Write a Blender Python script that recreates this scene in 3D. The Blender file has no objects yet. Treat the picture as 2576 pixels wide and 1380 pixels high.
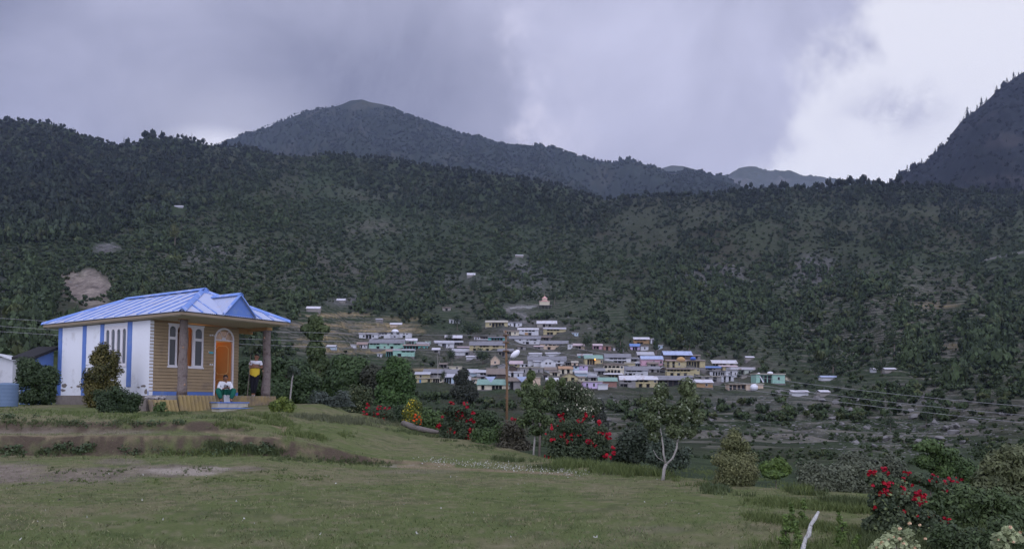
import bpy, math, random
import numpy as np
from mathutils import Matrix, Vector
rnd = random.Random(7); RS = np.random.RandomState(11)
S = bpy.context.scene
COL = S.collection
# ---------------------------------------------------------------- camera (eye at z = 0, looking along +y)
PITCH, ROLL, FPX, CX, CY = 0.041, 0.008, 2006.0, 1288.0, 927.6
cam = bpy.data.cameras.new('camera'); co = bpy.data.objects.new('camera', cam); COL.objects.link(co)
cam.sensor_width = 36.0; cam.lens = 36.0 * FPX / 2576.0
cam.shift_y = (CY - 690.0) / 2576.0
cam.clip_start = 0.1; cam.clip_end = 40000.0
co.matrix_world = Matrix.Rotation(PITCH, 4, 'X') @ Matrix.Rotation(math.pi / 2, 4, 'X') @ Matrix.Rotation(ROLL, 4, 'Z')
S.camera = co
S.render.engine = 'CYCLES'
S.cycles.use_denoising = True
S.cycles.max_bounces = 6; S.cycles.diffuse_bounces = 2; S.cycles.transparent_max_bounces = 8
S.cycles.volume_bounces = 1
S.view_settings.view_transform = 'Standard'; S.view_settings.look = 'None'
S.view_settings.exposure = 0.0; S.view_settings.gamma = 1.0

def ray(ox, oy):
    dx = ox - CX; dy = oy - CY; c, s = math.cos(ROLL), math.sin(ROLL)
    u = (dx * c + dy * s) / FPX; v = -(-dx * s + dy * c) / FPX
    cp, sp = math.cos(PITCH), math.sin(PITCH)
    y = cp - v * sp; z = sp + v * cp
    return u / y, z / y
def at(ox, oy, d):
    rx, rz = ray(ox, oy); return Vector((rx * d, d, rz * d))
def src(x, y):              # photograph pixels (3840 wide) to the 2576-wide measure used here
    return x * 0.67083, y * 0.67083

# ---------------------------------------------------------------- node helpers
class NT:
    def __init__(s, tree): s.t = tree; s.n = tree.nodes; s.l = tree.links
    def node(s, typ, **kw):
        n = s.n.new(typ)
        for k, v in kw.items(): setattr(n, k, v)
        return n
    def put(s, sock, v):
        if isinstance(v, bpy.types.NodeSocket): s.l.new(v, sock)
        elif v is not None: sock.default_value = tuple(v)[:3] if sock.type == 'VECTOR' and not isinstance(v, (int, float)) else v
    def m(s, op, a, b=None, c=None, clamp=False):
        n = s.node('ShaderNodeMath', operation=op, use_clamp=clamp)
        s.put(n.inputs[0], a); s.put(n.inputs[1], b)
        if c is not None: s.put(n.inputs[2], c)
        return n.outputs[0]
    def mix(s, f, a, b, blend='MIX'):
        n = s.node('ShaderNodeMix', data_type='RGBA', blend_type=blend)
        s.put(n.inputs[0], f); s.put(n.inputs[6], a); s.put(n.inputs[7], b)
        return n.outputs[2]
    def noise(s, vec, scale, detail=4, rough=.55, out=0, dist=0.0):
        n = s.node('ShaderNodeTexNoise'); s.put(n.inputs['Vector'], vec)
        n.inputs['Scale'].default_value = scale; n.inputs['Detail'].default_value = detail
        n.inputs['Roughness'].default_value = rough; n.inputs['Distortion'].default_value = dist
        return n.outputs[out]
    def sm(s, x, a, b):     # smoothstep
        n = s.node('ShaderNodeMapRange', interpolation_type='SMOOTHSTEP')
        s.put(n.inputs[0], x); n.inputs[1].default_value = a; n.inputs[2].default_value = b
        return n.outputs[0]
def rgb(r, g, b): return (r, g, b, 1.0)

# ---------------------------------------------------------------- sky: evening cloud deck
w = bpy.data.worlds.new('World'); S.world = w; w.use_nodes = True
N = NT(w.node_tree); bg = N.n['Background']
SUN_EL, SUN_AZ = math.radians(42), math.radians(215)      # azimuth clockwise from +y: behind the camera, to the left
tc = N.node('ShaderNodeTexCoord').outputs['Generated']
sep = N.node('ShaderNodeSeparateXYZ'); N.put(sep.inputs[0], tc)
X, Y, Zz = sep.outputs
az = N.m('ARCTAN2', X, Y); el = N.m('ARCSINE', Zz)
nb = N.noise(tc, 2.6, 5, .55); nf = N.noise(tc, 9.0, 6, .62); nm = N.noise(tc, 5.0, 5, .6, dist=.6)
def gauss(a0, e0, ra, re):
    da = N.m('DIVIDE', N.m('SUBTRACT', az, a0), ra); de = N.m('DIVIDE', N.m('SUBTRACT', el, e0), re)
    return N.m('EXPONENT', N.m('MULTIPLY', N.m('ADD', N.m('MULTIPLY', da, da), N.m('MULTIPLY', de, de)), -1.0))
c0 = lambda x, k: N.m('MULTIPLY', N.m('SUBTRACT', x, .5), k)
# greyness field of the deck
nw = N.noise(tc, 3.4, 7, .58, dist=1.1); nx = N.noise(tc, 1.7, 5, .5, dist=.7)
lum = N.m('ADD', N.m('ADD', .40, c0(nx, .95)), c0(nw, .85))
lum = N.m('ADD', lum, c0(nf, .14))
lum = N.m('SUBTRACT', lum, N.m('MULTIPLY', gauss(-.12, .38, .16, .09), .30))
lum = N.m('SUBTRACT', lum, N.m('MULTIPLY', gauss(-.62, .47, .12, .10), .10))
lum = N.m('ADD', lum, N.m('MULTIPLY', gauss(-.46, .45, .10, .05), .22))
edge2 = N.m('ADD', N.m('SUBTRACT', az, .0), N.m('ADD', c0(nm, .30), c0(nf, .10)))
lum = N.m('ADD', lum, N.m('MULTIPLY', N.sm(edge2, -.03, .05), .22))
wisp = N.m('MULTIPLY', N.m('MULTIPLY', N.sm(edge2, -.03, .02), N.sm(edge2, .16, .03)), N.m('MULTIPLY', gauss(.03, .36, .10, .10), N.sm(nf, .42, .66)))
lum = N.m('ADD', lum, N.m('MULTIPLY', wisp, .42))
lum = N.m('ADD', lum, N.m('MULTIPLY', gauss(.24, .34, .16, .14), .16))
deck = N.mix(N.m('MULTIPLY', lum, 1.0, clamp=True), rgb(.150, .165, .258), rgb(.62, .63, .82))
warm = N.mix(N.m('MULTIPLY', wisp, .4), deck, rgb(.72, .66, .70))
edge = N.m('SUBTRACT', az, N.m('ADD', .285, N.m('MULTIPLY', N.m('SUBTRACT', el, .263), .80)))
edge = N.m('ADD', edge, N.m('ADD', c0(nm, .22), N.m('ADD', c0(nf, .16), c0(nw, .12))))
open_ = N.sm(edge, -.03, .05)
open_ = N.m('MULTIPLY', open_, N.m('SUBTRACT', 1.0, N.m('MULTIPLY', N.m('MULTIPLY', gauss(.450, .325, .055, .026), N.sm(nf, .36, .56)), .85)))
open_ = N.m('MULTIPLY', open_, N.sm(az, 1.9, 1.0))
sky_n = N.node('ShaderNodeTexSky', sky_type='NISHITA'); sky_n.sun_disc = False
sky_n.sun_elevation = SUN_EL; sky_n.sun_rotation = SUN_AZ; sky_n.altitude = 1500
clear = N.mix(.85, N.mix(1.0, sky_n.outputs[0], rgb(.09, .09, .09), 'MULTIPLY'), rgb(.98, .97, 1.05))
col = N.mix(open_, warm, clear)
glow = N.m('MAXIMUM', gauss(-.356, .292, .055, .022), N.m('MULTIPLY', gauss(-.35, .31, .11, .05), .28))
col = N.mix(N.m('MULTIPLY', glow, .9), col, rgb(.88, .88, 1.0))
back = N.m('ADD', 1.0, N.m('MULTIPLY', N.sm(N.m('ADD', N.m('MULTIPLY', Y, -1.0), N.m('MULTIPLY', Zz, .65)), .0, .9), 2.0))
vm = N.node('ShaderNodeVectorMath', operation='SCALE'); N.put(vm.inputs[0], col); N.put(vm.inputs['Scale'], back)
N.put(bg.inputs['Color'], vm.outputs[0]); bg.inputs['Strength'].default_value = 1.0
sun = bpy.data.lights.new('sun', 'SUN'); so = bpy.data.objects.new('sun', sun); COL.objects.link(so)
sun.energy = 0.5; sun.angle = math.radians(35); sun.color = (1.0, .95, .9)
so.rotation_euler = (math.pi / 2 - SUN_EL, 0, math.pi - SUN_AZ)

# ---------------------------------------------------------------- object helpers
def tag(o, label=None, cat=None, group=None, kind=None):
    if label: o['label'] = label
    if cat: o['category'] = cat
    if group: o['group'] = group
    if kind: o['kind'] = kind
    return o
def empty(name, loc=(0, 0, 0), rz=0.0, parent=None):
    o = bpy.data.objects.new(name, None); o.empty_display_size = .2; COL.objects.link(o)
    o.location = loc; o.rotation_euler = (0, 0, rz); o.parent = parent
    return o
def link(name, me, mat=None, parent=None, loc=None):
    o = bpy.data.objects.new(name, me); COL.objects.link(o)
    if mat: me.materials.append(mat)
    o.parent = parent
    if loc is not None: o.location = loc
    return o
def npmesh(name, V, F, col=None, smooth=False):
    V = np.asarray(V, np.float32); F = np.asarray(F, np.int32); k = F.shape[1]
    me = bpy.data.meshes.new(name)
    me.vertices.add(len(V)); me.vertices.foreach_set('co', V.ravel())
    me.loops.add(F.size); me.loops.foreach_set('vertex_index', F.ravel())
    me.polygons.add(len(F)); me.polygons.foreach_set('loop_start', np.arange(0, F.size, k, dtype=np.int32))
    me.update(calc_edges=True)
    if smooth: me.polygons.foreach_set('use_smooth', np.ones(len(F), bool))
    if col is not None:
        a = me.color_attributes.new('Col', 'FLOAT_COLOR', 'POINT')
        c = np.ones((len(V), 4), np.float32); c[:, :3] = col; a.data.foreach_set('color', c.ravel())
    return me
class MB:                       # collects simple solids into one mesh
    def __init__(s): s.v = []; s.f = []
    def add(s, vs, fs):
        b = len(s.v); s.v += [tuple(v) for v in vs]; s.f += [tuple(i + b for i in f) for f in fs]; return s
    def box(s, x0, y0, z0, x1, y1, z1):
        if x0 > x1: x0, x1 = x1, x0
        if y0 > y1: y0, y1 = y1, y0
        if z0 > z1: z0, z1 = z1, z0
        return s.add([(x0, y0, z0), (x1, y0, z0), (x1, y1, z0), (x0, y1, z0), (x0, y0, z1), (x1, y0, z1), (x1, y1, z1), (x0, y1, z1)],
              [(0, 3, 2, 1), (4, 5, 6, 7), (0, 1, 5, 4), (1, 2, 6, 5), (2, 3, 7, 6), (3, 0, 4, 7)])
    def tube(s, pts, rad, n=8, cap=True):
        pts = [Vector(p) for p in pts]; rads = rad if isinstance(rad, (list, tuple)) else [rad] * len(pts)
        vs = []; fs = []
        ref = None
        for i, p in enumerate(pts):
            d = (pts[min(i + 1, len(pts) - 1)] - pts[max(i - 1, 0)]).normalized()
            if ref is None:
                ref = d.orthogonal().normalized()
            a = (ref - d * ref.dot(d)).normalized(); b = d.cross(a); ref = a
            for k in range(n):
                t = 2 * math.pi * k / n
                vs.append(p + a * math.cos(t) * rads[i] + b * math.sin(t) * rads[i])
        for i in range(len(pts) - 1):
            for k in range(n):
                fs.append((i * n + k, i * n + (k + 1) % n, (i + 1) * n + (k + 1) % n, (i + 1) * n + k))
        if cap:
            fs.append(tuple(range(n - 1, -1, -1))); fs.append(tuple((len(pts) - 1) * n + k for k in range(n)))
        return s.add(vs, fs)
    def prism(s, poly, axis, a, b):      # poly in the other two axes, extruded a..b along axis
        n = len(poly)
        def P(p, h):
            return {'x': (h, p[0], p[1]), 'y': (p[0], h, p[1]), 'z': (p[0], p[1], h)}[axis]
        vs = [P(p, a) for p in poly] + [P(p, b) for p in poly]
        fs = [tuple(range(n)), tuple(range(2 * n - 1, n - 1, -1))] + [(i, n + i, n + (i + 1) % n, (i + 1) % n) for i in range(n)]
        return s.add(vs, fs)
    def ell(s, c, r, n=10, m=6, jit=0.0):
        vs = [(c[0], c[1], c[2] - r[2])]
        for j in range(1, m):
            ph = math.pi * j / m - math.pi / 2
            for i in range(n):
                t = 2 * math.pi * i / n; q = 1 + (rnd.random() - .5) * jit
                vs.append((c[0] + r[0] * math.cos(ph) * math.cos(t) * q, c[1] + r[1] * math.cos(ph) * math.sin(t) * q, c[2] + r[2] * math.sin(ph) * q))
        vs.append((c[0], c[1], c[2] + r[2])); fs = []
        for i in range(n): fs.append((0, 1 + (i + 1) % n, 1 + i)); fs.append((len(vs) - 1, 1 + (m - 2) * n + i, 1 + (m - 2) * n + (i + 1) % n))
        for j in range(m - 2):
            for i in range(n):
                a = 1 + j * n + i; b = 1 + j * n + (i + 1) % n
                fs.append((a, b, b + n, a + n))
        return s.add(vs, fs)
    def build(s, name, mat=None, parent=None, smooth=False, recalc=True):
        me = bpy.data.meshes.new(name); me.from_pydata(s.v, [], s.f); me.update()
        if recalc:
            import bmesh
            bm = bmesh.new(); bm.from_mesh(me); bmesh.ops.recalc_face_normals(bm, faces=bm.faces); bm.to_mesh(me); bm.free()
        if smooth: me.polygons.foreach_set('use_smooth', [True] * len(me.polygons))
        return link(name, me, mat, parent)

def split_loose(o):            # every separate piece of a mesh becomes a part of its own
    me = o.data; n = len(me.vertices); par = list(range(n))
    def fd(i):
        while par[i] != i: par[i] = par[par[i]]; i = par[i]
        return i
    polys = [tuple(p_.vertices) for p_ in me.polygons]
    for p_ in polys:
        for v in p_[1:]: par[fd(v)] = fd(p_[0])
    g = {}
    for p_ in polys: g.setdefault(fd(p_[0]), []).append(p_)
    sm = me.polygons[0].use_smooth if polys else False; out = []
    for ps in g.values():
        ids = sorted({v for p_ in ps for v in p_}); mp = {v: i for i, v in enumerate(ids)}
        m2 = bpy.data.meshes.new(me.name); m2.from_pydata([me.vertices[v].co[:] for v in ids], [], [tuple(mp[v] for v in p_) for p_ in ps]); m2.update()
        if sm: m2.polygons.foreach_set('use_smooth', [True] * len(ps))
        if me.materials: m2.materials.append(me.materials[0])
        q = bpy.data.objects.new(o.name.split('.')[0], m2); COL.objects.link(q); q.parent = o.parent; q.location = o.location; q.rotation_euler = o.rotation_euler; out.append(q)
    bpy.data.objects.remove(o); return out

# ---------------------------------------------------------------- materials
MATS = {}
def mat(name, c, rough=.8, var=.15, scale=6.0, bump=0.0, bscale=30.0, attr=False, metal=0.0, spec=.3, c2=None, c2amt=.5, c2scale=3.0, trans=0.0, emis=None):
    if name in MATS: return MATS[name]
    m = bpy.data.materials.new(name); m.use_nodes = True; n = NT(m.node_tree); p = n.n['Principled BSDF']
    pos = n.node('ShaderNodeTexCoord').outputs['Object']
    base = rgb(*c) if c else None
    if attr:
        base = n.node('ShaderNodeVertexColor', layer_name='Col').outputs[0]
    if c2:
        f = n.sm(n.noise(pos, c2scale, 5, .65), .62 - c2amt * .3, .62 + .08)
        base = n.mix(f, base, rgb(*c2))
    nz = n.noise(pos, scale, 4, .6)
    k = n.m('ADD', 1.0 - var, n.m('MULTIPLY', nz, 2 * var))
    vm = n.node('ShaderNodeVectorMath', operation='SCALE'); n.put(vm.inputs[0], base); n.put(vm.inputs['Scale'], k)
    n.put(p.inputs['Base Color'], vm.outputs[0])
    p.inputs['Roughness'].default_value = rough; p.inputs['Metallic'].default_value = metal
    p.inputs['Specular IOR Level'].default_value = spec
    if bump:
        b = n.node('ShaderNodeBump'); b.inputs['Strength'].default_value = bump; b.inputs['Distance'].default_value = .03
        n.put(b.inputs['Height'], n.noise(pos, bscale, 5, .65)); n.put(p.inputs['Normal'], b.outputs[0])
    if emis:
        n.put(p.inputs['Emission Color'], rgb(*emis[0])); p.inputs['Emission Strength'].default_value = emis[1]
    MATS[name] = m; return m
def wallm(c): return mat('plaster_%02d_%02d_%02d' % tuple(int(x * 99) for x in c), c, .9, .1, 1.3, c2=tuple(x * .62 + .03 for x in c), c2amt=.35, c2scale=.8)
def roofm(c, rust=None):
    return mat('roof_%02d_%02d_%02d' % tuple(int(x * 99) for x in c), c, .55, .14, 1.5, c2=rust or tuple(x * .6 for x in c), c2amt=.45, c2scale=.5)
FOL = mat('foliage', None, .75, .25, .9, attr=True, spec=.2)
FOLN = mat('leaves', None, .6, .22, 7.0, attr=True, spec=.25)
BARK = mat('bark', (.16, .13, .11), .9, .35, 9.0, bump=.6)
BARKW = mat('pale_bark', (.34, .32, .29), .85, .3, 14.0, bump=.5, c2=(.15, .13, .12), c2amt=.3, c2scale=9)
# ---------------------------------------------------------------- terrain: one sheet, x = t*y
def vnoise(x, y, seed):
    xi = np.floor(x).astype(np.int64); yi = np.floor(y).astype(np.int64); xf = x - xi; yf = y - yi
    def h(a, b):
        n = (a * 374761393 + b * 668265263 + seed * 1442695041) & 0xffffffff
        n = ((n ^ (n >> 13)) * 1274126177) & 0xffffffff
        return ((n ^ (n >> 16)) & 0xffff) / 65535.0
    u = xf * xf * (3 - 2 * xf); v = yf * yf * (3 - 2 * yf)
    return (h(xi, yi) * (1 - u) + h(xi + 1, yi) * u) * (1 - v) + (h(xi, yi + 1) * (1 - u) + h(xi + 1, yi + 1) * u) * v
def fbm(x, y, seed, oc=4, g=.5):
    r = 0; a = 1; s = 0
    for i in range(oc):
        r = r + a * (vnoise(x, y, seed + i * 17) - .5); s += a; a *= g; x = x * 2.03 + 5.1; y = y * 2.03 + 1.7
    return r / s * 2
def sst(x, a, b):
    q = np.clip((x - a) / (b - a), 0, 1); return q * q * (3 - 2 * q)
OUT = [(-1400, 330), (-800, 290), (-300, 270), (0, 303), (60, 312), (120, 330), (180, 345), (250, 369), (290, 369), (340, 362), (400, 362), (440, 360), (480, 366), (520, 370), (600, 372), (650, 384), (700, 396),
       (760, 402), (850, 396), (960, 397), (1050, 412), (1130, 424), (1250, 442), (1330, 452), (1400, 467), (1450, 482), (1520, 502), (1560, 498), (1640, 492), (1750, 490), (1800, 488), (1880, 476),
       (1960, 472), (2050, 478), (2080, 476), (2130, 462), (2180, 462), (2260, 468), (2350, 468), (2450, 482), (2576, 488), (2900, 470), (3400, 420), (4200, 400)]
KD = [60, 85, 125, 190, 270, 350, 450, 600, 850, 1200]
TAB = [(-1400, 1000, 975, 945, 905, 855, 800, 740, 660, 550, 420, 1700), (-800, 1005, 985, 955, 915, 865, 810, 750, 670, 560, 430, 1700), (0, 1010, 990, 960, 920, 870, 815, 750, 665, 560, 432, 1900),
       (600, 1030, 1010, 980, 945, 900, 850, 790, 700, 600, 480, 2000), (1000, 1080, 1065, 1040, 1010, 985, 950, 900, 825, 690, 560, 1750), (1288, 1120, 1105, 1075, 1040, 1005, 970, 905, 825, 690, 560, 1700),
       (1550, 1150, 1130, 1100, 1055, 1010, 972, 925, 850, 720, 590, 1450), (2000, 1190, 1155, 1110, 1060, 1015, 980, 940, 850, 700, 545, 1400), (2300, 1200, 1160, 1110, 1060, 1010, 960, 890, 790, 660, 535, 1350),
       (2576, 1200, 1150, 1095, 1040, 980, 920, 850, 760, 640, 540, 1350), (3400, 1200, 1140, 1080, 1020, 950, 880, 800, 700, 580, 490, 1350), (4200, 1200, 1140, 1080, 1020, 950, 880, 800, 700, 580, 480, 1350)]
TA = np.array(TAB, float)
def cosint(xq, xs, ys):
    i = np.clip(np.searchsorted(xs, xq) - 1, 0, len(xs) - 2); f = np.clip((xq - xs[i]) / (xs[i + 1] - xs[i]), 0, 1)
    f = f * f * (3 - 2 * f) * .5 + f * .5
    return ys[i] * (1 - f) + ys[i + 1] * f
def rz_of(ox, oy):           # vectorised elevation of a photograph direction
    dx = ox - CX; dy = oy - CY; c, s = math.cos(ROLL), math.sin(ROLL)
    v = -(-dx * s + dy * c) / FPX; cp, sp = math.cos(PITCH), math.sin(PITCH)
    return (sp + v * cp) / (cp - v * sp)
def lin(x, pts):
    return np.interp(x, [p[0] for p in pts], [p[1] for p in pts])
def fore(x, y):              # the garden: lawn, banks, upper lawn
    z = -1.62 + 0 * x
    z = z + .27 * sst(y, 14.6, 17.4) * sst(x, -3.0, -6.0)
    y2 = lin(x, [(-14, 18.5), (-7.3, 18.7), (-5.5, 18.9), (-3.4, 20.0), (-1, 19.8), (1.4, 18.5)]) + .15 * fbm(x * .9, y * 0 + 3, 5, 3)
    h2 = lin(x, [(-6.5, .48), (-5, .36), (-3.4, .17), (0, .06), (1.5, 0)])
    z = z + h2 * sst(y, y2, y2 + .35 + .2 * vnoise(x * 1.3, y * 0, 3))
    y3 = 20.3 + .2 * fbm(x * .8, y * 0, 9, 3)
    z = z + lin(x, [(-7.6, .30), (-6.2, 0)]) * sst(y, y3, y3 + .6)
    sl = lin(x, [(-12, .034), (-7.4, .05), (-4.1, .05), (-1.2, .03), (.9, .0), (3, -.01)])
    z = z + sl * np.clip(y - 20.5, 0, 9)
    z = z - .24 * np.exp(-((x + 9.4) / 2.6) ** 2 - ((y - 27.2) / 2.4) ** 2)
    z = z + .05 * fbm(x * .35, y * .35, 21, 4) + .02 * fbm(x * 2.2, y * 2.2, 31, 3)
    return z
EDGE = [(-30, 46), (-12, 44), (-8.6, 33), (-7.0, 30.5), (-4.1, 30), (-1.2, 28), (.9, 23), (3.2, 18.2), (5.2, 15.2), (8, 14), (14, 13.5), (40, 13)]
def zfun(x, y):
    x = np.asarray(x, float); y = np.asarray(y, float)
    t = x / y; ox = CX + FPX * t
    zs = np.zeros((len(KD) + 1,) + t.shape)
    for k in range(len(KD)): zs[k] = KD[k] * rz_of(ox, cosint(ox, TA[:, 0], TA[:, 1 + k]))
    rd = cosint(ox, TA[:, 0], TA[:, 11]); zs[-1] = rd * rz_of(ox, lin(ox, OUT))
    ly = np.log(np.maximum(y, 60)); lk = [math.log(k) for k in KD]; lr = np.log(rd)
    z = zs[0].copy()
    for k in range(len(KD)):
        a = lk[k]; b = lk[k + 1] if k < len(KD) - 1 else lr
        f = np.clip((ly - a) / (b - a), 0, 1); z = np.where(ly > a, zs[k] * (1 - f) + zs[k + 1] * f, z)
    over = np.maximum(y - rd, 0); z = z - over * .35
    env = sst(y, 150, 500) * (1 - sst(y, rd - 330, rd - 40))
    rib = np.abs(fbm(t * 9 + .25 * np.log(y), y / 900.0 + t * 2, 41, 4)); rib2 = fbm(x / 90.0, y / 90.0, 51, 4)
    z = z + env * y * (.045 * (.35 - rib) + .012 * rib2)
    z = z + sst(y, 40, 90) * .5 * fbm(x / 14.0, y / 14.0, 61, 3) * (1 + y / 300)
    # terraces
    oy = CY + math.tan(PITCH) * FPX - FPX * z / np.maximum(y, 1)
    tm = np.zeros_like(z)
    for (cx, cy, rx, ry, a) in [(870, 840, 200, 70, 1), (2250, 800, 420, 150, 1), (2000, 1060, 620, 90, 1), (650, 680, 380, 90, .8), (1300, 900, 420, 60, .6), (1350, 760, 350, 60, .6), (2500, 950, 300, 120, .9), (950, 480, 120, 25, .8), (930, 570, 100, 30, .7)]:
        tm = np.maximum(tm, a * np.exp(-(((ox - cx) / rx) ** 2 + ((oy - cy) / ry) ** 2) ** 2))
    st = .9 + y / 330.0
    q = (z + .8 * fbm(x / 30.0, y / 30.0, 71, 2) + 1.5 * fbm(x / 150., y / 150., 72, 2)) / st; fr = q - np.floor(q)
    dz = (sst(fr, .72, .98) - fr) * st
    z = z + dz * tm * sst(y, 75, 110)
    ye = lin(x, EDGE)
    s = sst(y, ye, ye + 16) * .75 + .25 * sst(y, ye + 6, 60)
    s = np.where(y > 60, 1, s)
    f = fore(x, np.minimum(y, 60))
    ramp = np.minimum(f, 5) - .10 * np.clip(y - ye, 0, 20) * sst(x, -9, -4)
    return ramp * (1 - s) + z * s, tm * sst(y, 75, 110) * ((fr > .72)), tm, s
tcol = np.linspace(-.98, .98, 980)
yrow = np.concatenate([np.linspace(1.0, 12, 60)[:-1], np.linspace(12, 34, 330)[:-1], np.exp(np.linspace(math.log(34), math.log(2600), 760))])
TT, YY = np.meshgrid(tcol, yrow); XX = TT * YY
ZZ, RISER, TMASK, FARM = zfun(XX, YY)
def ground(x, y):            # interpolated ground height
    ti = np.interp(x / y, tcol, np.arange(len(tcol))); yi = np.interp(y, yrow, np.arange(len(yrow)))
    i = int(min(max(yi, 0), len(yrow) - 2)); j = int(min(max(ti, 0), len(tcol) - 2)); a = min(yi - i, 1); b = ti - j
    return float((ZZ[i, j] * (1 - b) + ZZ[i, j + 1] * b) * (1 - a) + (ZZ[i + 1, j] * (1 - b) + ZZ[i + 1, j + 1] * b) * a)
LR = np.log(yrow)
def hit(ox, oy, dmin=60, dmax=2400):       # where a sight line meets the ground
    rx, rz = ray(ox, oy)
    j = float(np.interp(rx, tcol, np.arange(len(tcol)))); j0 = int(min(j, len(tcol) - 2)); b = j - j0
    colz = ZZ[:, j0] * (1 - b) + ZZ[:, j0 + 1] * b
    k = np.where((yrow >= dmin) & (yrow <= dmax) & (colz >= rz * yrow))[0]
    if len(k) == 0: return None
    i = k[0]; y = float(yrow[i])
    if i > 0 and yrow[i - 1] >= dmin:
        f0 = colz[i - 1] - rz * yrow[i - 1]; f1 = colz[i] - rz * yrow[i]
        y = float(yrow[i - 1] + (yrow[i] - yrow[i - 1]) * (-f0) / (f1 - f0 + 1e-9))
    return Vector((rx * y, y, ground(rx * y, y)))
# photograph coordinates of every vertex, for laying out what grows where
cr_, sr_ = math.cos(ROLL), math.sin(ROLL)
def topx(x, y, z):
    d = y * math.cos(PITCH) + z * math.sin(PITCH); up = -y * math.sin(PITCH) + z * math.cos(PITCH)
    u = x / d * FPX; v = -up / d * FPX
    return CX + u * cr_ - v * sr_, CY + u * sr_ + v * cr_
OX, OY = topx(XX, YY, ZZ)
WX = 16 * fbm(XX / 70., YY / 70., 141, 5, .65); WY = 9 * fbm(XX / 60., YY / 60., 151, 5, .65)
def blob(ox, oy, L, wob=0.0):
    r = np.zeros_like(ox); q_ = np.clip((YY - 60) / 100, 0, 1); ox = ox + WX * q_; oy = oy + WY * q_ * .6
    for (cx, cy, rx, ry, a) in L:
        q = ((ox - cx) / rx) ** 2 + ((oy - cy) / ry) ** 2
        r = np.maximum(r, a * np.clip(1.5 - 1.2 * q - wob, 0, 1))
    return r
def mixc(c, m, c2): return c * (1 - m[..., None]) + np.array(c2) * m[..., None]
n1 = fbm(XX / 60., YY / 60., 81, 5, .6); n2 = fbm(XX / 9., YY / 9., 91, 5, .65); n3 = fbm(XX / 220., YY / 220., 83, 4)
C = np.zeros(ZZ.shape + (3,)); C[:] = (.036, .052, .025)
C = mixc(C, sst(n1, -.1, .5) * .8, (.046, .046, .030))
C = mixc(C, sst(n2, .15, .5) * .5, (.026, .038, .020))
far = sst(YY, 120, 250)
brown = blob(OX, OY, [(1650, 560, 260, 90, 1), (1900, 640, 300, 90, .8), (2350, 560, 260, 80, .9), (720, 450, 50, 60, 1), (580, 430, 50, 50, .9), (1450, 600, 120, 70, .5), (2150, 520, 300, 40, .6)], .25 * n2 + .25 * n1)
C = mixc(C, brown * far * .45, (.052, .050, .036))
fields = blob(OX, OY, [(840, 793, 90, 4, 1), (870, 818, 190, 6, 1), (860, 835, 90, 4, 1), (800, 851, 60, 5, 1), (980, 831, 85, 9, 1), (830, 870, 110, 6, .9), (900, 884, 130, 4, .9), (1080, 930, 60, 5, .8), (1010, 800, 60, 6, .5), (2350, 770, 60, 8, .7), (2420, 870, 60, 5, .8)], .4 * n2)
C = mixc(C, fields * .95, (.30, .235, .13))
rocky = blob(OX, OY, [(1800, 700, 110, 40, .9), (2050, 690, 70, 60, .9), (1320, 690, 90, 60, .7), (1330, 820, 120, 30, .9), (900, 760, 90, 20, 1), (520, 640, 60, 30, .8), (270, 625, 40, 16, 1.1), (1150, 700, 60, 20, .5), (2350, 1070, 60, 8, .9), (1450, 1000, 150, 10, .5),
    (1900, 1010, 250, 30, .5), (2330, 1005, 80, 18, .8), (1300, 780, 60, 20, .5), (40, 720, 60, 30, .8), (1750, 860, 40, 40, .6)], .9 * sst(n2, -.25, .35) - .1)
C = mixc(C, rocky * far * .75, (.125, .122, .120))
slide = blob(OX, OY, [(222, 722, 72, 44, 1.3), (175, 690, 36, 16, 1.1), (225, 690, 30, 16, 1.1), (275, 728, 30, 30, 1.1), (235, 760, 40, 20, 1)], .8 * n2 + .5 * fbm(XX / 22., YY / 22., 161, 5, .7))
C = mixc(C, slide * far, (.25, .205, .15) + 0 * C) if False else C * (1 - (slide * far)[..., None]) + (slide * far)[..., None] * (np.array((.165, .145, .118)) * (1 + .8 * n2)[..., None])
C = mixc(C, RISER.astype(float) * sst(n2 + .5 * n1, -.2, .4) * .8 * sst(YY, 75, 100), (.135, .128, .110))
path = np.zeros_like(ZZ)
def segmask(pts, wpx):
    m = np.zeros_like(ZZ)
    for (x0, y0), (x1, y1) in zip(pts, pts[1:]):
        dx, dy = x1 - x0, y1 - y0; L = dx * dx + dy * dy + 1e-6
        q = np.clip(((OX - x0) * dx + (OY - y0) * dy) / L, 0, 1)
        m = np.maximum(m, np.clip(1.6 - np.hypot(OX - x0 - q * dx, OY - y0 - q * dy) / wpx, 0, 1))
    return m
A8 = lambda x, y: ((1880 + x / 8.587) * .67083, (1090 + y / 8.587) * .67083)
path = segmask([A8(1140, 480), A8(280, 550), A8(150, 590), A8(330, 690), A8(480, 730), A8(700, 760), A8(860, 900), A8(860, 980), A8(600, 1000)], 2.6)
path = np.maximum(path, segmask([(2470, 655), (2540, 640), (2640, 622)], 2.2) * .8)
C = mixc(C, path * far * .85, (.20, .19, .19))
vil = blob(OX, OY, [(1560, 920, 420, 70, .9), (1250, 880, 250, 60, .7), (1400, 830, 180, 30, .6)], .8 * sst(n2, -.3, .4))
C = mixc(C, vil * far * .8, (.115, .105, .094))
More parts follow.
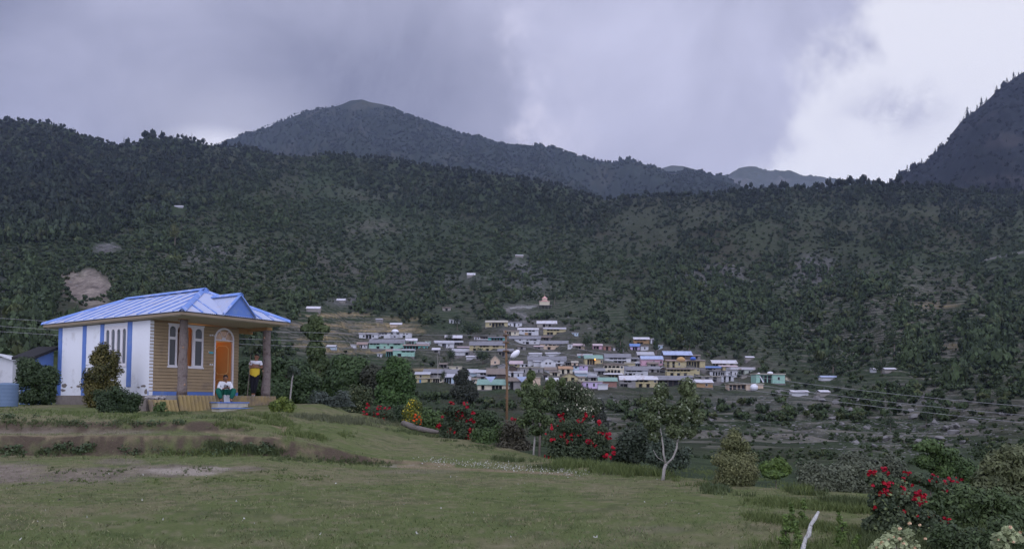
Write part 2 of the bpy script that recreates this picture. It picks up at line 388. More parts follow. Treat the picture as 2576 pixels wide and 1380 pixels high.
# garden colours
near = 1 - sst(FARM, .0, .5)
g1 = fbm(XX * .55, YY * .55, 101, 5, .6); g2 = fbm(XX * 3.1, YY * 3.1, 111, 4, .6); g3 = fbm(XX * .16, YY * .16, 121, 3)
G = np.zeros_like(C); G[:] = (.112, .136, .050)
G = mixc(G, sst(g1 + .6 * g2 + .3 * g3, -.25, .45) * .8, (.190, .168, .100))
g4 = fbm(XX * 5.5, YY * 9., 113, 3, .6)
G = mixc(G, sst(g4, .05, .6) * .5, (.21, .185, .12))
G = mixc(G, sst(g2 - .4 * g4, .0, .5) * .6, (.055, .080, .026))
dirt = blob(OX, OY, [(0, 1190, 170, 28, 1.1), (230, 1195, 130, 22, 1), (430, 1183, 150, 16, 1), (620, 1178, 60, 8, .8), (300, 1160, 60, 10, .8), (60, 1082, 160, 10, 1), (250, 1085, 150, 7, .8), (2000, 1360, 60, 20, .6), (1650, 1330, 90, 10, .4), (1050, 1185, 120, 6, .5), (1560, 1190, 60, 5, .6)], .95 * g2 + .7 * g4 + .6 * g1)
G = mixc(G, dirt * .85, (.190, .158, .128))
G = G * (1 + .45 * g4 * dirt)[..., None]
pale = blob(OX, OY, [(430, 1183, 90, 9, 1.1), (500, 1190, 60, 7, 1), (1010, 1172, 60, 4, .7), (540, 1178, 40, 5, 1)], .9 * g2 + 1.1 * g4 + .2)
G = mixc(G, pale, (.29, .255, .21))
def gpath(pts, wd):
    return np.clip(segmask(pts, wd) - .5 * sst(g2, 0, .6), 0, 1)
pm = np.maximum.reduce([gpath([(-40, 1099), (300, 1098), (560, 1103), (700, 1121), (860, 1146), (960, 1158), (1140, 1170)], 4.5), gpath([(430, 1068), (560, 1088), (660, 1105), (700, 1100), (722, 1080), (690, 1066)], 5), gpath([(1000, 1172), (1250, 1183), (1440, 1193)], 3)])
G = mixc(G, pm * .9, (.225, .180, .115))
sy = np.gradient(ZZ, axis=0) / np.gradient(YY, axis=0)
G = mixc(G, sst(sy, .25, .7) * (.25 + .75 * sst(g2 + g4, -.6, .3)), (.085, .066, .048))
C = C * (1 - near[..., None]) + G * near[..., None]
print('terrain', ZZ.shape)
nr, nc = ZZ.shape
idx = np.arange(nr * nc).reshape(nr, nc)
F = np.stack([idx[:-1, :-1], idx[:-1, 1:], idx[1:, 1:], idx[1:, :-1]], -1).reshape(-1, 4)
me = npmesh('ground', np.stack([XX, YY, ZZ], -1).reshape(-1, 3), F, C.reshape(-1, 3), smooth=True)
ta_ = me.attributes.new('ter', 'FLOAT', 'POINT'); ta_.data.foreach_set('value', (TMASK * sst(YY, 75, 130)).astype(np.float32).ravel())
gm = bpy.data.materials.new('ground'); gm.use_nodes = True; n = NT(gm.node_tree); p = n.n['Principled BSDF']
pos = n.node('ShaderNodeTexCoord').outputs['Object']
vc = n.node('ShaderNodeVertexColor', layer_name='Col').outputs[0]
ln = n.node('ShaderNodeVectorMath', operation='LENGTH'); n.put(ln.inputs[0], pos); D = ln.outputs['Value']
fn = n.noise(pos, 22, 5, .7); mn = n.noise(pos, .33, 6, .7); mn2 = n.noise(pos, 2.2, 4, .65)
nearf = n.sm(D, 45, 25); k1 = n.m('ADD', .25, n.m('MULTIPLY', n.m('ADD', fn, n.m('MULTIPLY', n.noise(pos, 90, 3, .7), .5)), 1.0)); k2 = n.m('MAXIMUM', .12, n.m('ADD', -.95, n.m('MULTIPLY', n.m('ADD', mn, n.m('MULTIPLY', mn2, .55)), 2.5)))
k = n.m('ADD', n.m('MULTIPLY', k1, nearf), n.m('MULTIPLY', k2, n.m('SUBTRACT', 1.0, nearf)))
vm = n.node('ShaderNodeVectorMath', operation='SCALE'); n.put(vm.inputs[0], vc); n.put(vm.inputs['Scale'], k)
# scattered stones on the far slopes
vo = n.node('ShaderNodeTexVoronoi'); n.put(vo.inputs['Vector'], pos); vo.inputs['Scale'].default_value = .22
stone = n.m('MULTIPLY', n.m('MULTIPLY', n.sm(vo.outputs['Distance'], .16, .10), n.sm(n.noise(pos, .02, 3, .6), .50, .62)), n.sm(D, 90, 160))
basec = n.mix(n.m('MULTIPLY', stone, .55), vm.outputs[0], rgb(.26, .25, .25))
ter = n.node('ShaderNodeAttribute', attribute_name='ter').outputs['Fac']
sz = n.node('ShaderNodeSeparateXYZ'); n.put(sz.inputs[0], pos)
hz_ = n.m('DIVIDE', n.m('ADD', sz.outputs[2], n.m('MULTIPLY', n.noise(pos, .018, 3, .5), 14.0)), 2.5)
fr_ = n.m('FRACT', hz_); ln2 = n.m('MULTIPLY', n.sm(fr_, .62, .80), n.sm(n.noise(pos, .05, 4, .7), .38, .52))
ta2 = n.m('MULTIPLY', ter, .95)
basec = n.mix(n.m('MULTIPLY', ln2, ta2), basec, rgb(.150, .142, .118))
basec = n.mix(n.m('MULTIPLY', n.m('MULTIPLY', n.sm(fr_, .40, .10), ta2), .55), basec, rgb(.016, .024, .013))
n.put(p.inputs['Base Color'], basec)
p.inputs['Roughness'].default_value = .95; p.inputs['Specular IOR Level'].default_value = .1
b = n.node('ShaderNodeBump'); b.inputs['Strength'].default_value = .7; b.inputs['Distance'].default_value = .05; n.put(b.inputs['Height'], fn)
b2 = n.node('ShaderNodeBump'); b2.inputs['Strength'].default_value = .8; b2.inputs['Distance'].default_value = 1.6; n.put(b2.inputs['Height'], n.m('MULTIPLY', mn, n.sm(D, 60, 200))); n.put(b2.inputs['Normal'], b.outputs[0])
n.put(p.inputs['Normal'], b2.outputs[0])
go = link('ground', me, gm); tag(go, kind='structure')

# ---------------------------------------------------------------- mountains behind
def ridge_mesh(name, outline, d0, d1, foot, nt, nd, amp, seed, c, c2, rough_out=0):
    xs = np.array([o[0] for o in outline], float); ys = np.array([o[1] for o in outline], float)
    t = np.linspace((xs[0] - CX) / FPX, (xs[-1] - CX) / FPX, nt); ox = CX + FPX * t
    top = np.interp(ox, xs, ys); top = top + rough_out * fbm(ox / 35., ox * 0, seed + 3, 4, .6)
    s = np.linspace(0, 1, nd); dd = d0 + (d1 - d0) * s
    T, Sg = np.meshgrid(t, s); Dg = d0 + (d1 - d0) * Sg; OXg = CX + FPX * T
    zt = (d1 * rz_of(OXg[0], top))[None, :]; zb = (d0 * rz_of(OXg[0], foot + 0 * OXg[0]))[None, :]
    Z = zb + (zt - zb) * (Sg ** 1.15)
    env = np.clip((1 - Sg) * 4, 0, 1) * np.clip(Sg * 6, 0, 1) * .98
    XW = T * Dg
    Z = Z + env * amp * (.4 - np.abs(fbm(T * 6 * (6000. / d1) ** .3 + .5 * Sg, Sg * 1.7 + T * 3, seed, 5, .55)) * 1.6)
    Z = Z + env * amp * .10 * fbm(XW / (d1 * .01), Dg / (d1 * .01), seed + 5, 4, .6)
    # back side
    Tb, Sb = np.meshgrid(t, np.linspace(0, 1, 12)[1:]); Db = d1 * (1 + .25 * Sb); Zb = zt * (1 - .8 * Sb) + 0 * Tb
    V = np.concatenate([np.stack([XW, Dg, Z], -1), np.stack([Tb * Db, Db, Zb], -1)], 0)
    h = fbm(V[..., 0] / (d1 * .03), V[..., 2] / (d1 * .03), seed + 9, 5, .6)
    Cc = mixc(np.zeros(V.shape[:2] + (3,)) + np.array(c), sst(h, .05, .4), c2)
    r, q = V.shape[:2]; I = np.arange(r * q).reshape(r, q)
    Fm = np.stack([I[:-1, :-1], I[:-1, 1:], I[1:, 1:], I[1:, :-1]], -1).reshape(-1, 4)
    return V, Fm, Cc
MTM = mat('mountain', None, .95, .35, .02, bump=0, attr=True, spec=.05)
BIG = [(150, 560), (420, 430), (540, 362), (580, 352), (640, 329), (700, 304), (760, 279), (830, 268), (850, 262), (870, 253), (900, 250), (920, 257), (950, 262), (975, 268), (990, 280), (1030, 294), (1100, 319), (1160, 339), (1220, 354), (1280, 369), (1340, 374), (1400, 380),
       (1470, 399), (1540, 409), (1580, 407), (1640, 424), (1700, 440), (1760, 455), (1830, 472), (1900, 490), (1960, 505), (2200, 560)]
FARR = [(1500, 470), (1640, 430), (1690, 416), (1720, 418), (1760, 429), (1800, 443), (1835, 441), (1860, 428), (1890, 422), (1915, 430), (1940, 442), (1980, 447), (2050, 460), (2120, 468), (2400, 500)]
RIGHT = [(2180, 520), (2240, 460), (2265, 447), (2290, 437), (2310, 420), (2340, 406), (2362, 384), (2390, 362), (2402, 338), (2430, 305), (2480, 268), (2510, 240), (2530, 222), (2576, 190), (2700, 120), (2900, 20), (3400, -100), (4000, -100)]
def mount(name, args):
    V, Fm, Cc = ridge_mesh(name, *args); me = npmesh(name, V.reshape(-1, 3), Fm, Cc.reshape(-1, 3), smooth=True)
    o = link(name, me, MTM); tag(o, kind='structure'); return V, Cc
VB, CB = mount('mountain', (BIG, 2700, 4600, 560, 420, 160, 300, 201, (.030, .040, .030), (.050, .055, .040)))
VF, _ = mount('distant_mountain', (FARR, 8000, 10500, 520, 200, 60, 500, 221, (.06, .07, .05), (.10, .10, .08)))
VR, CR = mount('right_mountain', (RIGHT, 1650, 2700, 600, 300, 120, 120, 241, (.016, .020, .020), (.040, .038, .036)))
# ---------------------------------------------------------------- cottage (local frame: x along the front, y into the house, z up from the floor)
TH = math.radians(34.723)
cot = empty('cottage', (-13.024, 28.581, .134), math.pi / 2 - TH)
tag(cot, 'small white and tan cottage with blue tin hip roof and log post veranda', 'cottage')
CL = lambda s, t, z: cot.location + Vector((math.sin(TH) * s + math.cos(TH) * t, math.cos(TH) * s - math.sin(TH) * t, z))
M_WHITE = mat('white_plaster', (.74, .76, .80), .9, .05, .9, bump=.25, bscale=9, c2=(.60, .61, .63), c2amt=.25, c2scale=1.2)
M_BLUE = mat('blue_paint', (.11, .20, .50), .7, .12, 3.0, c2=(.16, .24, .44), c2amt=.4)
M_TAN = mat('tan_siding', (.34, .255, .150), .8, .16, 2.0, c2=(.26, .20, .135), c2amt=.35, c2scale=1.4)
M_FRAME = mat('white_joinery', (.70, .68, .70), .6, .06, 5.0)
M_GLASS = mat('dark_glass', (.03, .035, .04), .12, .1, 2.0, spec=.6)
M_SOFF = mat('soffit_board', (.46, .40, .30), .85, .1, 1.5)
M_BEAM = mat('beam_wood', (.30, .17, .07), .8, .2, 3.0)
M_LOG = mat('log_bark', (.20, .165, .15), .95, .45, 14.0, bump=1.0, bscale=16, c2=(.11, .08, .075), c2amt=.4, c2scale=5)
M_DOOR = mat('door_wood', (.46, .20, .06), .5, .15, 3.0)
M_STONE = mat('foundation_stone', (.20, .175, .155), .95, .4, 6.0, bump=.8, bscale=9)
M_FLOOR = mat('concrete_floor', (.26, .25, .24), .9, .15, 2.0)
M_CONC = mat('step_concrete', (.46, .43, .35), .85, .12, 3.0, c2=(.30, .29, .25), c2amt=.5, c2scale=4)
M_ROOF = mat('blue_tin', (.38, .43, .58), .45, .10, .9, spec=.4, c2=(.40, .38, .42), c2amt=.32, c2scale=1.8)
M_ROOFB = mat('blue_ridge', (.16, .27, .60), .5, .12, 1.2, c2=(.38, .44, .66), c2amt=.45, c2scale=2.5)
M_SKIRT = mat('yellow_corrugated', (.31, .235, .10), .75, .35, 2.5, c2=(.17, .14, .11), c2amt=.85, c2scale=1.1)
W_, L_, H_ = 3.755, 6.502, 2.695
def cp(mb, name, m, parent=None, **k): return mb.build(name, m, parent or cot, **k)
DX0, DX1, DR, DT = 2.70, 3.46, .38, 2.14; DC = (DX0 + DX1) / 2
WX0, WX1, WZ0, WZ1 = .72, 2.17, 1.05, 2.62
def arch(x, c=DC, r=DR, b=DT + .04):
    return b + math.sqrt(max(r * r - (x - c) ** 2, 0)) * 1.05
# front wall core with its openings
f = MB(); T0, T1 = .014, .15
f.box(0, T0, 0, WX0, T1, H_); f.box(WX0, T0, 0, WX1, T1, WZ0); f.box(WX0, T0, WZ1, WX1, T1, H_); f.box(WX1, T0, 0, DX0, T1, H_); f.box(DX1, T0, 0, W_ - .15, T1, H_)
for i in range(10):
    a = DX0 + (DX1 - DX0) * i / 10; b_ = DX0 + (DX1 - DX0) * (i + 1) / 10
    f.box(a, T0, arch((a + b_) / 2), b_, T1, H_)
cp(f, 'front_wall', M_TAN)
f = MB(); gv = MB(); z = .15; row = .119
while z < H_ - .02:
    zt = min(z + row, H_); zm = (z + zt) / 2
    iv = [(0.0, W_)]
    if zt > WZ0 and z < WZ1: iv = [(0.0, WX0), (WX1, W_)]
    out = []
    for a, b_ in iv:
        if a < DX0 < b_ and zm < arch(DC):
            if zm < DT + .04: lo, hi = DX0, DX1
            else:
                q = math.sqrt(max(DR ** 2 - ((zm - DT - .04) / 1.05) ** 2, 0)); lo, hi = DC - q, DC + q
            out += [(a, lo), (hi, b_)]
        else: out.append((a, b_))
    for a, b_ in out:
        f.prism([(T0 - .002, z + .003), (-.026, z + .003), (-.001, zt - .002), (T0 - .002, zt - .002)], 'x', a + .001, b_ - .001)
        gv.box(a + .001, -.024, z - .003, b_ - .001, .010, z + .003)
    z += row
sd_ = cp(f, 'siding', M_TAN); gv.build('board_gap', mat('board_gap', (.06, .04, .025), .9, .1, 3), sd_)
f = MB().box(-.02, -.018, 0, DX0 - .07, .012, .145).box(DX1 + .07, -.018, 0, W_ + .01, .012, .145); cp(f, 'blue_skirting', M_BLUE)
# side wall with window opening, rear and right walls
SY0, SY1, SZ0, SZ1 = 1.46, 3.0, 1.08, 2.56
f = MB(); f.box(-.005, -.02, -.02, .15, SY0, H_).box(-.005, SY0, -.02, .15, SY1, SZ0).box(-.005, SY0, SZ1, .15, SY1, H_).box(-.005, SY1, -.02, .15, L_, H_)
cp(f, 'side_wall', M_WHITE)
cp(MB().box(.15, L_ - .15, -.02, W_, L_, H_), 'rear_wall', M_WHITE)
cp(MB().box(W_ - .15, .02, -.02, W_ + .004, L_ - .15, H_), 'right_wall', M_WHITE)
cp(MB().box(.15, .15, -.06, W_ - .15, L_ - .15, .0), 'room_floor', M_BEAM)
cp(MB().box(-.06, -.1, -.55, W_ + .05, L_ + .05, -.021), 'foundation', M_STONE)
for y0, y1 in ((1.14, 1.42), (3.08, 3.33), (4.38, 4.64), (6.26, 6.53)):
    cp(MB().box(-.03, y0, -.02 if y0 > 4 else .3, .0, y1, H_), 'pilaster', M_BLUE)
# plaster patches broken away near the ground
f = MB()
for y0, z0, a, b_ in ((.3, .33, .2, .05), (.62, .28, .1, .04), (.14, .12, .1, .12), (4.9, .34, .18, .05), (5.4, .3, .1, .03), (6.0, .36, .22, .1), (6.1, .18, .2, .06)):
    n = 9; pts = [(y0 + a * math.cos(2 * math.pi * i / n) * (.7 + .5 * rnd.random()), z0 + b_ * math.sin(2 * math.pi * i / n) * (.6 + .6 * rnd.random())) for i in range(n)]
    f.prism(pts, 'x', -.009, -.004)
cp(f, 'plaster_damage', M_STONE)
f = MB()
for k in range(6):
    zz = .08 + k * .07 + rnd.random() * .03
    f.add([(0, -.021, zz), (0, -.021, zz + .05), (.12 + .12 * rnd.random(), -.021, zz + .02)], [(0, 1, 2)])
cp(f, 'paint_splash', M_WHITE)
def arched_light(mb_frame, mb_glass, a, b_, z0, z1, ax, off, zt=None, fw=.05):
    # one light between a..b along axis 'x' (front) or 'y' (side)
    def P(poly, d0, d1, mbx): mbx.prism([(p[0], p[1]) for p in poly], 'y' if ax == 'x' else 'x', d0, d1)
    c = (a + b_) / 2; r = (b_ - a) / 2 - fw
    n = 8; zc = z1 - r - fw
    for i in range(n):       # spandrels over the arch
        t0 = math.pi * i / n; t1 = math.pi * (i + 1) / n
        x0 = c - r * math.cos(t0); x1 = c - r * math.cos(t1)
        P([(x0, zc + r * math.sin(t0)), (x1, zc + r * math.sin(t1)), (x1, z1), (x0, z1)], off, off + .05, mb_frame)
    for lo, hi in ((a, c - r), (c + r, b_)): P([(lo, z0), (hi, z0), (hi, z1), (lo, z1)], off, off + .05, mb_frame)
    P([(c - r, z0), (c + r, z0), (c + r, z0 + fw), (c - r, z0 + fw)], off, off + .05, mb_frame)
    if zt:
        P([(c - r, zt - .04), (c + r, zt - .04), (c + r, zt + .06), (c - r, zt + .06)], off, off + .05, mb_frame)
    P([(c - r - .01, z0 + fw - .01), (c + r + .01, z0 + fw - .01), (c + r + .01, z1 - fw), (c - r - .01, z1 - fw)], off + .03, off + .04, mb_glass)
# front window: two fixed casements at the ends, open lights in the middle
wnd = MB(); gl = MB()
wnd.box(WX0 - .03, -.03, WZ1 - .02, WX1 + .03, .04, WZ1 + .03); wnd.box(WX0 - .03, -.03, WZ0 - .03, WX1 + .03, .04, WZ0 + .02)
arched_light(wnd, gl, WX0, WX0 + .34, WZ0 + .02, WZ1 - .02, 'x', -.02, 2.10, .05)
arched_light(wnd, gl, WX1 - .42, WX1, WZ0 + .02, WZ1 - .02, 'x', -.02, 2.10, .07)
fr = cp(wnd, 'window', M_FRAME); fr['label'] = 'front window with white arched casements'
MB().box(0, 0, 0, .01, .01, .01)
gl.build('pane', M_GLASS, fr)
wm = MB(); g2_ = MB()
arched_light(wm, g2_, WX0 + .34, WX0 + .68, WZ0 + .02, WZ1 - .02, 'x', .0, None, .035)
arched_light(wm, g2_, WX0 + .68, WX1 - .42, WZ0 + .02, WZ1 - .02, 'x', .0, None, .035)
wm.build('inner_frame', M_FRAME, fr)
cur = MB()
for i in range(14):
    x0 = WX0 + .70 + i * .026; cur.box(x0, .17 + (i % 2) * .02, WZ0, x0 + .025, .18 + (i % 2) * .02, WZ1)
M_CURT = mat('orange_curtain', (.55, .24, .08), .8, .1, 4)
cur.build('curtain', M_CURT, fr)
wnd = MB(); gl = MB(); q = (SY1 - SY0) / 4
wnd.box(-.03, SY0 - .02, SZ1 - .02, .03, SY1 + .02, SZ1 + .03); wnd.box(-.03, SY0 - .02, SZ0 - .03, .03, SY1 + .02, SZ0 + .02)
for k in range(4): arched_light(wnd, gl, SY0 + k * q, SY0 + (k + 1) * q, SZ0 + .02, SZ1 - .02, 'y', -.02, None, .075)
fr = cp(wnd, 'window', M_FRAME); fr['label'] = 'side window of four narrow arched lights'
gl.build('pane', mat('grey_glass', (.10, .11, .12), .2, .2, 3, spec=.5), fr)
# door: frame with fanlight, leaf standing open into the lit room
d = MB(); d.box(DX0 - .06, -.035, 0, DX0, .06, DT).box(DX1, -.035, 0, DX1 + .06, .06, DT).box(DX0 - .06, -.035, DT, DX1 + .06, .06, DT + .05)
n = 14; r0, r1 = DR, DR + .065
for i in range(n):
    t0 = math.pi * i / n; t1 = math.pi * (i + 1) / n
    P = lambda r, t: (DC - r * math.cos(t), DT + .05 + r * 1.05 * math.sin(t))
    d.prism([P(r0, t0), P(r0, t1), P(r1, t1), P(r1, t0)], 'y', -.035, .06)
P2 = lambda r, t: (DC - r * math.cos(t), DT + .05 + r * math.sin(t))
for t in (math.pi * .33, math.pi * .67):
    d.prism([P2(.1, t - .1), P2(.1, t + .1), P2(DR, t + .03), P2(DR, t - .03)], 'y', 0, .03)
d.prism([P2(.1, math.pi * i / 8) for i in range(9)], 'y', .0, .03)
df = cp(d, 'door_frame', M_FRAME)
g = MB(); g.prism([P2(DR, math.pi * i / 12) for i in range(13)], 'y', .032, .036)
gm_ = bpy.data.materials.new('clear_glass'); gm_.use_nodes = True; pn = gm_.node_tree.nodes['Principled BSDF']; pn.inputs['Base Color'].default_value = (.5, .5, .45, 1); pn.inputs['Alpha'].default_value = .45; pn.inputs['Roughness'].default_value = .1
g.build('fanlight', gm_, df)
leaf = empty('door_leaf', (DX1 - .01, .05, 0), math.radians(-62), cot)
MB().box(-.72, 0, .02, 0, .04, DT - .02).build('leaf_board', M_DOOR, leaf)
def octa(x0, z0, x1, z1, c, y, wd):
    o = [(x0 + c, z0), (x1 - c, z0), (x1, z0 + c), (x1, z1 - c), (x1 - c, z1), (x0 + c, z1), (x0, z1 - c), (x0, z0 + c)]
    m_ = MB(); cx = (x0 + x1) / 2; cz = (z0 + z1) / 2
    for i in range(8):
        a = o[i]; b_ = o[(i + 1) % 8]; ka = 1 - wd / ((x1 - x0) / 2); kz = 1 - wd / ((z1 - z0) / 2)
        A = (cx + (a[0] - cx) * ka, cz + (a[1] - cz) * kz); B = (cx + (b_[0] - cx) * ka, cz + (b_[1] - cz) * kz)
        m_.prism([a, b_, B, A], 'y', y - .018, y)
    return m_
M_DOORL = mat('door_moulding', (.60, .36, .14), .5, .1, 3)
octa(-.64, .84, -.10, 1.98, .1, -.001, .03).build('upper_panel', M_DOORL, leaf)
octa(-.64, .10, -.10, .68, .1, -.001, .03).build('lower_panel', M_DOORL, leaf)
lamp = bpy.data.lights.new('room_lamp', 'POINT'); lamp.energy = 17; lamp.color = (1.0, .42, .12); lamp.shadow_soft_size = .06
lo = bpy.data.objects.new('room_lamp', lamp); COL.objects.link(lo); lo.parent = cot; lo.location = (2.25, .75, 2.45)
# wall plates and lettering blocks on the siding
cp(MB().box(2.42, -.03, 1.62, 2.60, -.012, 1.70), 'name_plate', mat('teal_plate', (.10, .38, .45), .6, .1, 5))
f = MB()
for x0, z0, ww in ((2.42, 2.30, .07), (2.52, 2.31, .06), (2.61, 2.29, .04), (2.45, 1.18, .05), (2.54, 1.18, .05), (2.38, 1.66, .03)): f.box(x0, -.035, z0, x0 + ww, -.012, z0 + .05)
cp(f, 'wall_fitting', M_FRAME)
# log posts
def logpost(s, lean):
    pts = []; rr = []
    for i in range(15):
        k = i / 14; pts.append((s + lean * k + .012 * math.sin(9 * k + s), -1.112 + .012 * math.cos(7 * k), k * 2.70)); rr.append(.175 - .035 * k + .008 * math.sin(17 * k + s * 3))
    m_ = MB().tube(pts, rr, 14)
    o = cp(m_, 'log_post', M_LOG, smooth=True)
    kn = MB()
    for zk, an in ((.38, -2.2), (1.0, -1.2), (1.7, -2.7), (2.3, -.9)):
        kn.ell((s + .16 * math.cos(an + s), -1.112 + .16 * math.sin(an + s), zk), (.035, .035, .045), 8, 5)
    kn.build('knot', mat('cut_knot', (.34, .22, .15), .9, .3, 20), o, smooth=True)
logpost(.607, .02); logpost(4.251, .0)
cp(MB().box(.47, -1.25, 2.70, .76, -.97, 2.80), 'post_cap', M_BEAM)
cp(MB().box(4.12, -1.25, 2.60, 4.38, .1, 2.715), 'side_beam', M_BEAM)
cp(MB().box(3.74, -.02, 2.5, 4.40, .10, 2.72), 'cross_beam', M_BEAM)
# roof
E1, E2, ET, EB, HE, HR = -.318, 4.30, 2.431, -7.324, 2.862, 3.982
hwid = (E2 - E1) / 2; mid = (E1 + E2) / 2; ya, yb = -ET, -EB       # local y of eaves: front -2.431, rear 7.324
cp(MB().box(E1 + .12, ya + .12, 2.722, E2 - .12, yb - .12, 2.77), 'soffit', M_SOFF)
f = MB(); f.box(E1 + .03, ya + .03, 2.74, E2 - .03, ya + .07, 2.83).box(E1 + .03, yb - .07, 2.74, E2 - .03, yb - .03, 2.83).box(E1 + .03, ya + .07, 2.74, E1 + .07, yb - .07, 2.83).box(E2 - .07, ya + .07, 2.74, E2 - .03, yb - .07, 2.83)
cp(f, 'fascia', mat('fascia_board', (.25, .20, .14), .85, .15, 2))
def hipz(x, y):
    dd = min(x - E1, E2 - x, y - ya, yb - y); return HE + (HR - HE) * dd / hwid
def corr(face, pitch=.076, amp=.012):
    vs = []; fs = []
    if face in 'FB':
        n = int((E2 - E1) / (pitch / 2)); prev = None
        for i in range(n + 1):
            x = E1 + (E2 - E1) * i / n; dd = min(x - E1, E2 - x); z = amp if i % 2 else -amp
            y0, y1 = (ya, ya + dd) if face == 'F' else (yb, yb - dd)
            vs += [(x, y0, HE + z), (x, y1, HE + (HR - HE) * dd / hwid + z)]
    else:
        n = int((yb - ya) / (pitch / 2))
        for i in range(n + 1):
            y = ya + (yb - ya) * i / n; dd = min(y - ya, yb - y, hwid); z = amp if i % 2 else -amp
            x0, x1 = (E1, E1 + dd) if face == 'L' else (E2, E2 - dd)
            vs += [(x0, y, HE + z), (x1, y, HE + (HR - HE) * dd / hwid + z)]
    for i in range(len(vs) // 2 - 1): fs.append((2 * i, 2 * i + 2, 2 * i + 3, 2 * i + 1))
    return MB().add(vs, fs)
roof = None
for fc in 'LFRB':
    o = corr(fc).build('roof', M_ROOF, cot, recalc=False)
    if fc == 'L': roof = o
st = MB()
def batten(p0, p1, wd=.035, h=.03):
    p0, p1 = Vector(p0), Vector(p1); st.tube([p0 + Vector((0, 0, .022)), p1 + Vector((0, 0, .022))], wd, 4)
y = ya + .55
while y < yb - .3:
    dd = min(y - ya, yb - y, hwid)
    batten((E1 + .01, y, HE), (E1 + dd, y, HE + (HR - HE) * dd / hwid)); batten((E2 - .01, y, HE), (E2 - dd, y, HE + (HR - HE) * dd / hwid)); y += .74
for x in (E1 + .8, mid - .95, mid + .95, E2 - .8):
    dd = min(x - E1, E2 - x); batten((x, ya + .01, HE), (x, ya + dd, HE + (HR - HE) * dd / hwid))
st.build('batten', M_ROOFB, roof)
cap = MB()
def capline(p0, p1, r=.10):
    p0, p1 = Vector(p0), Vector(p1); d_ = (p1 - p0).normalized(); sd = d_.cross(Vector((0, 0, 1))).normalized()
    vs = []; prof = [(-r, -.045), (-r * .5, .02), (0, .055), (r * .5, .02), (r, -.045)]
    for p in (p0, p1):
        for a, h in prof: vs.append(p + sd * a + Vector((0, 0, h + .03)))
        for a, h in reversed(prof): vs.append(p + sd * a * .96 + Vector((0, 0, h + .015)))
    cap.add(vs, [(i, (i + 1) % 10, 10 + (i + 1) % 10, 10 + i) for i in range(10)] + [tuple(range(10)), tuple(range(19, 9, -1))])
R0 = (mid, ya + hwid, HR); R1 = (mid, yb - hwid, HR)
capline(Vector(R0) + Vector((0, -.22, .02)), Vector(R1) + Vector((0, .1, .02)), .16)
for cx_, cy_, R in ((E1, ya, R0), (E2, ya, R0), (E1, yb, R1), (E2, yb, R1)): capline(Vector((cx_, cy_, HE)), R, .12)
cap.build('ridge_cap', M_ROOFB, cot)
# gable end at the ridge front
cp(MB().prism([(mid - .17, HR - .12), (mid + .17, HR - .12), (mid, HR + .10)], 'y', ya + hwid - .24, ya + hwid - .2), 'ridge_gable', M_ROOFB)
# dormer over the steps
dh = HE + .80; dw = .66; dy0 = ya - .02; yr = ya + hwid * (dh - HE) / (HR - HE)
dm = empty('dormer', (0, 0, 0), 0, cot)
for sgn in (-1, 1):
    vs = []; fs = []; n = 22
    for i in range(n + 1):
        k = i / n; yy = dy0 + (yr - dy0) * k; xe = mid + sgn * (dw + .06) * 1.0
        amp = .010 * (1 if i % 2 else -1)
        # foot of each sheet lies on the roof plane: half width shrinks where the roof rises
        hz = HE + max(yy - ya, 0) * (HR - HE) / hwid; q = min(1, max(0, (dh - hz) / (dh - HE)))
        vs += [(mid, yy, dh + amp), (mid + sgn * (dw + .06) * q, yy, dh - (dh - HE + .03) * q + amp)]
    for i in range(n): fs.append((2 * i, 2 * i + 1, 2 * i + 3, 2 * i + 2))
    MB().add(vs, fs).build('dormer_roof', M_ROOF, dm, recalc=False)
MB().prism([(mid - dw, HE + .02), (mid + dw, HE + .02), (mid, dh - .03)], 'y', ya + .04, ya + .07).build('gable_face', M_BLUE, dm)
cap = MB(); capline((mid, dy0 - .05, dh), (mid, yr, dh), .11)
capline((mid, dy0, dh), (mid - dw - .05, dy0, HE + .02), .05); capline((mid, dy0, dh), (mid + dw + .05, dy0, HE + .02), .05)
cap.build('dormer_cap', M_ROOFB, dm)
# veranda floor, corrugated skirt, steps
cp(MB().box(-.05, -1.30, -.5, 4.55, -.10, -.001), 'veranda_floor', M_FLOOR)
def skirt(x0, x1, ztop, zbot, y0=-1.32, out=.17):
    n = int((x1 - x0) / .075); vs = []; fs = []
    for i in range(n + 1):
        x = x0 + (x1 - x0) * i / n; a = .042 * (1 if i % 2 else -1); j = .02 * math.sin(i * .7)
        vs += [(x, y0 + a, ztop), (x, y0 - out + a, zbot + j)]
    for i in range(n): fs.append((2 * i, 2 * i + 1, 2 * i + 3, 2 * i + 2))
    return MB().add(vs, fs)
cp(skirt(.28, 4.52, .012, -.56), 'skirt', M_SKIRT, recalc=False)
cp(skirt(-.85, .30, -.16, -.58, -1.36), 'skirt', M_SKIRT, recalc=False)
f = MB()
for i in range(26):
    f.ell((-.75 + i * .042 + rnd.random() * .03, -1.18 + rnd.random() * .1, -.12 + .05 * rnd.random()), (.07, .06, .055), 6, 4, .5)
cp(f, 'loose_stone', mat('piled_stone', (.33, .31, .30), .95, .4, 9.0))
cp(MB().box(-.85, -1.30, -.55, -.05, -.2, -.17), 'side_ledge', M_STONE)
sp = MB().box(1.60, -1.80, -.60, 2.90, -1.33, -.262); o = cp(sp, 'step', M_CONC); MB().box(1.56, -1.83, -.26, 2.94, -1.33, -.225).build('tread', M_BLUE, o)
sp = MB().box(1.36, -2.24, -.80, 2.98, -1.80, -.465); o = cp(sp, 'step', M_CONC); MB().box(1.32, -2.27, -.463, 3.02, -1.835, -.43).build('tread', M_BLUE, o)
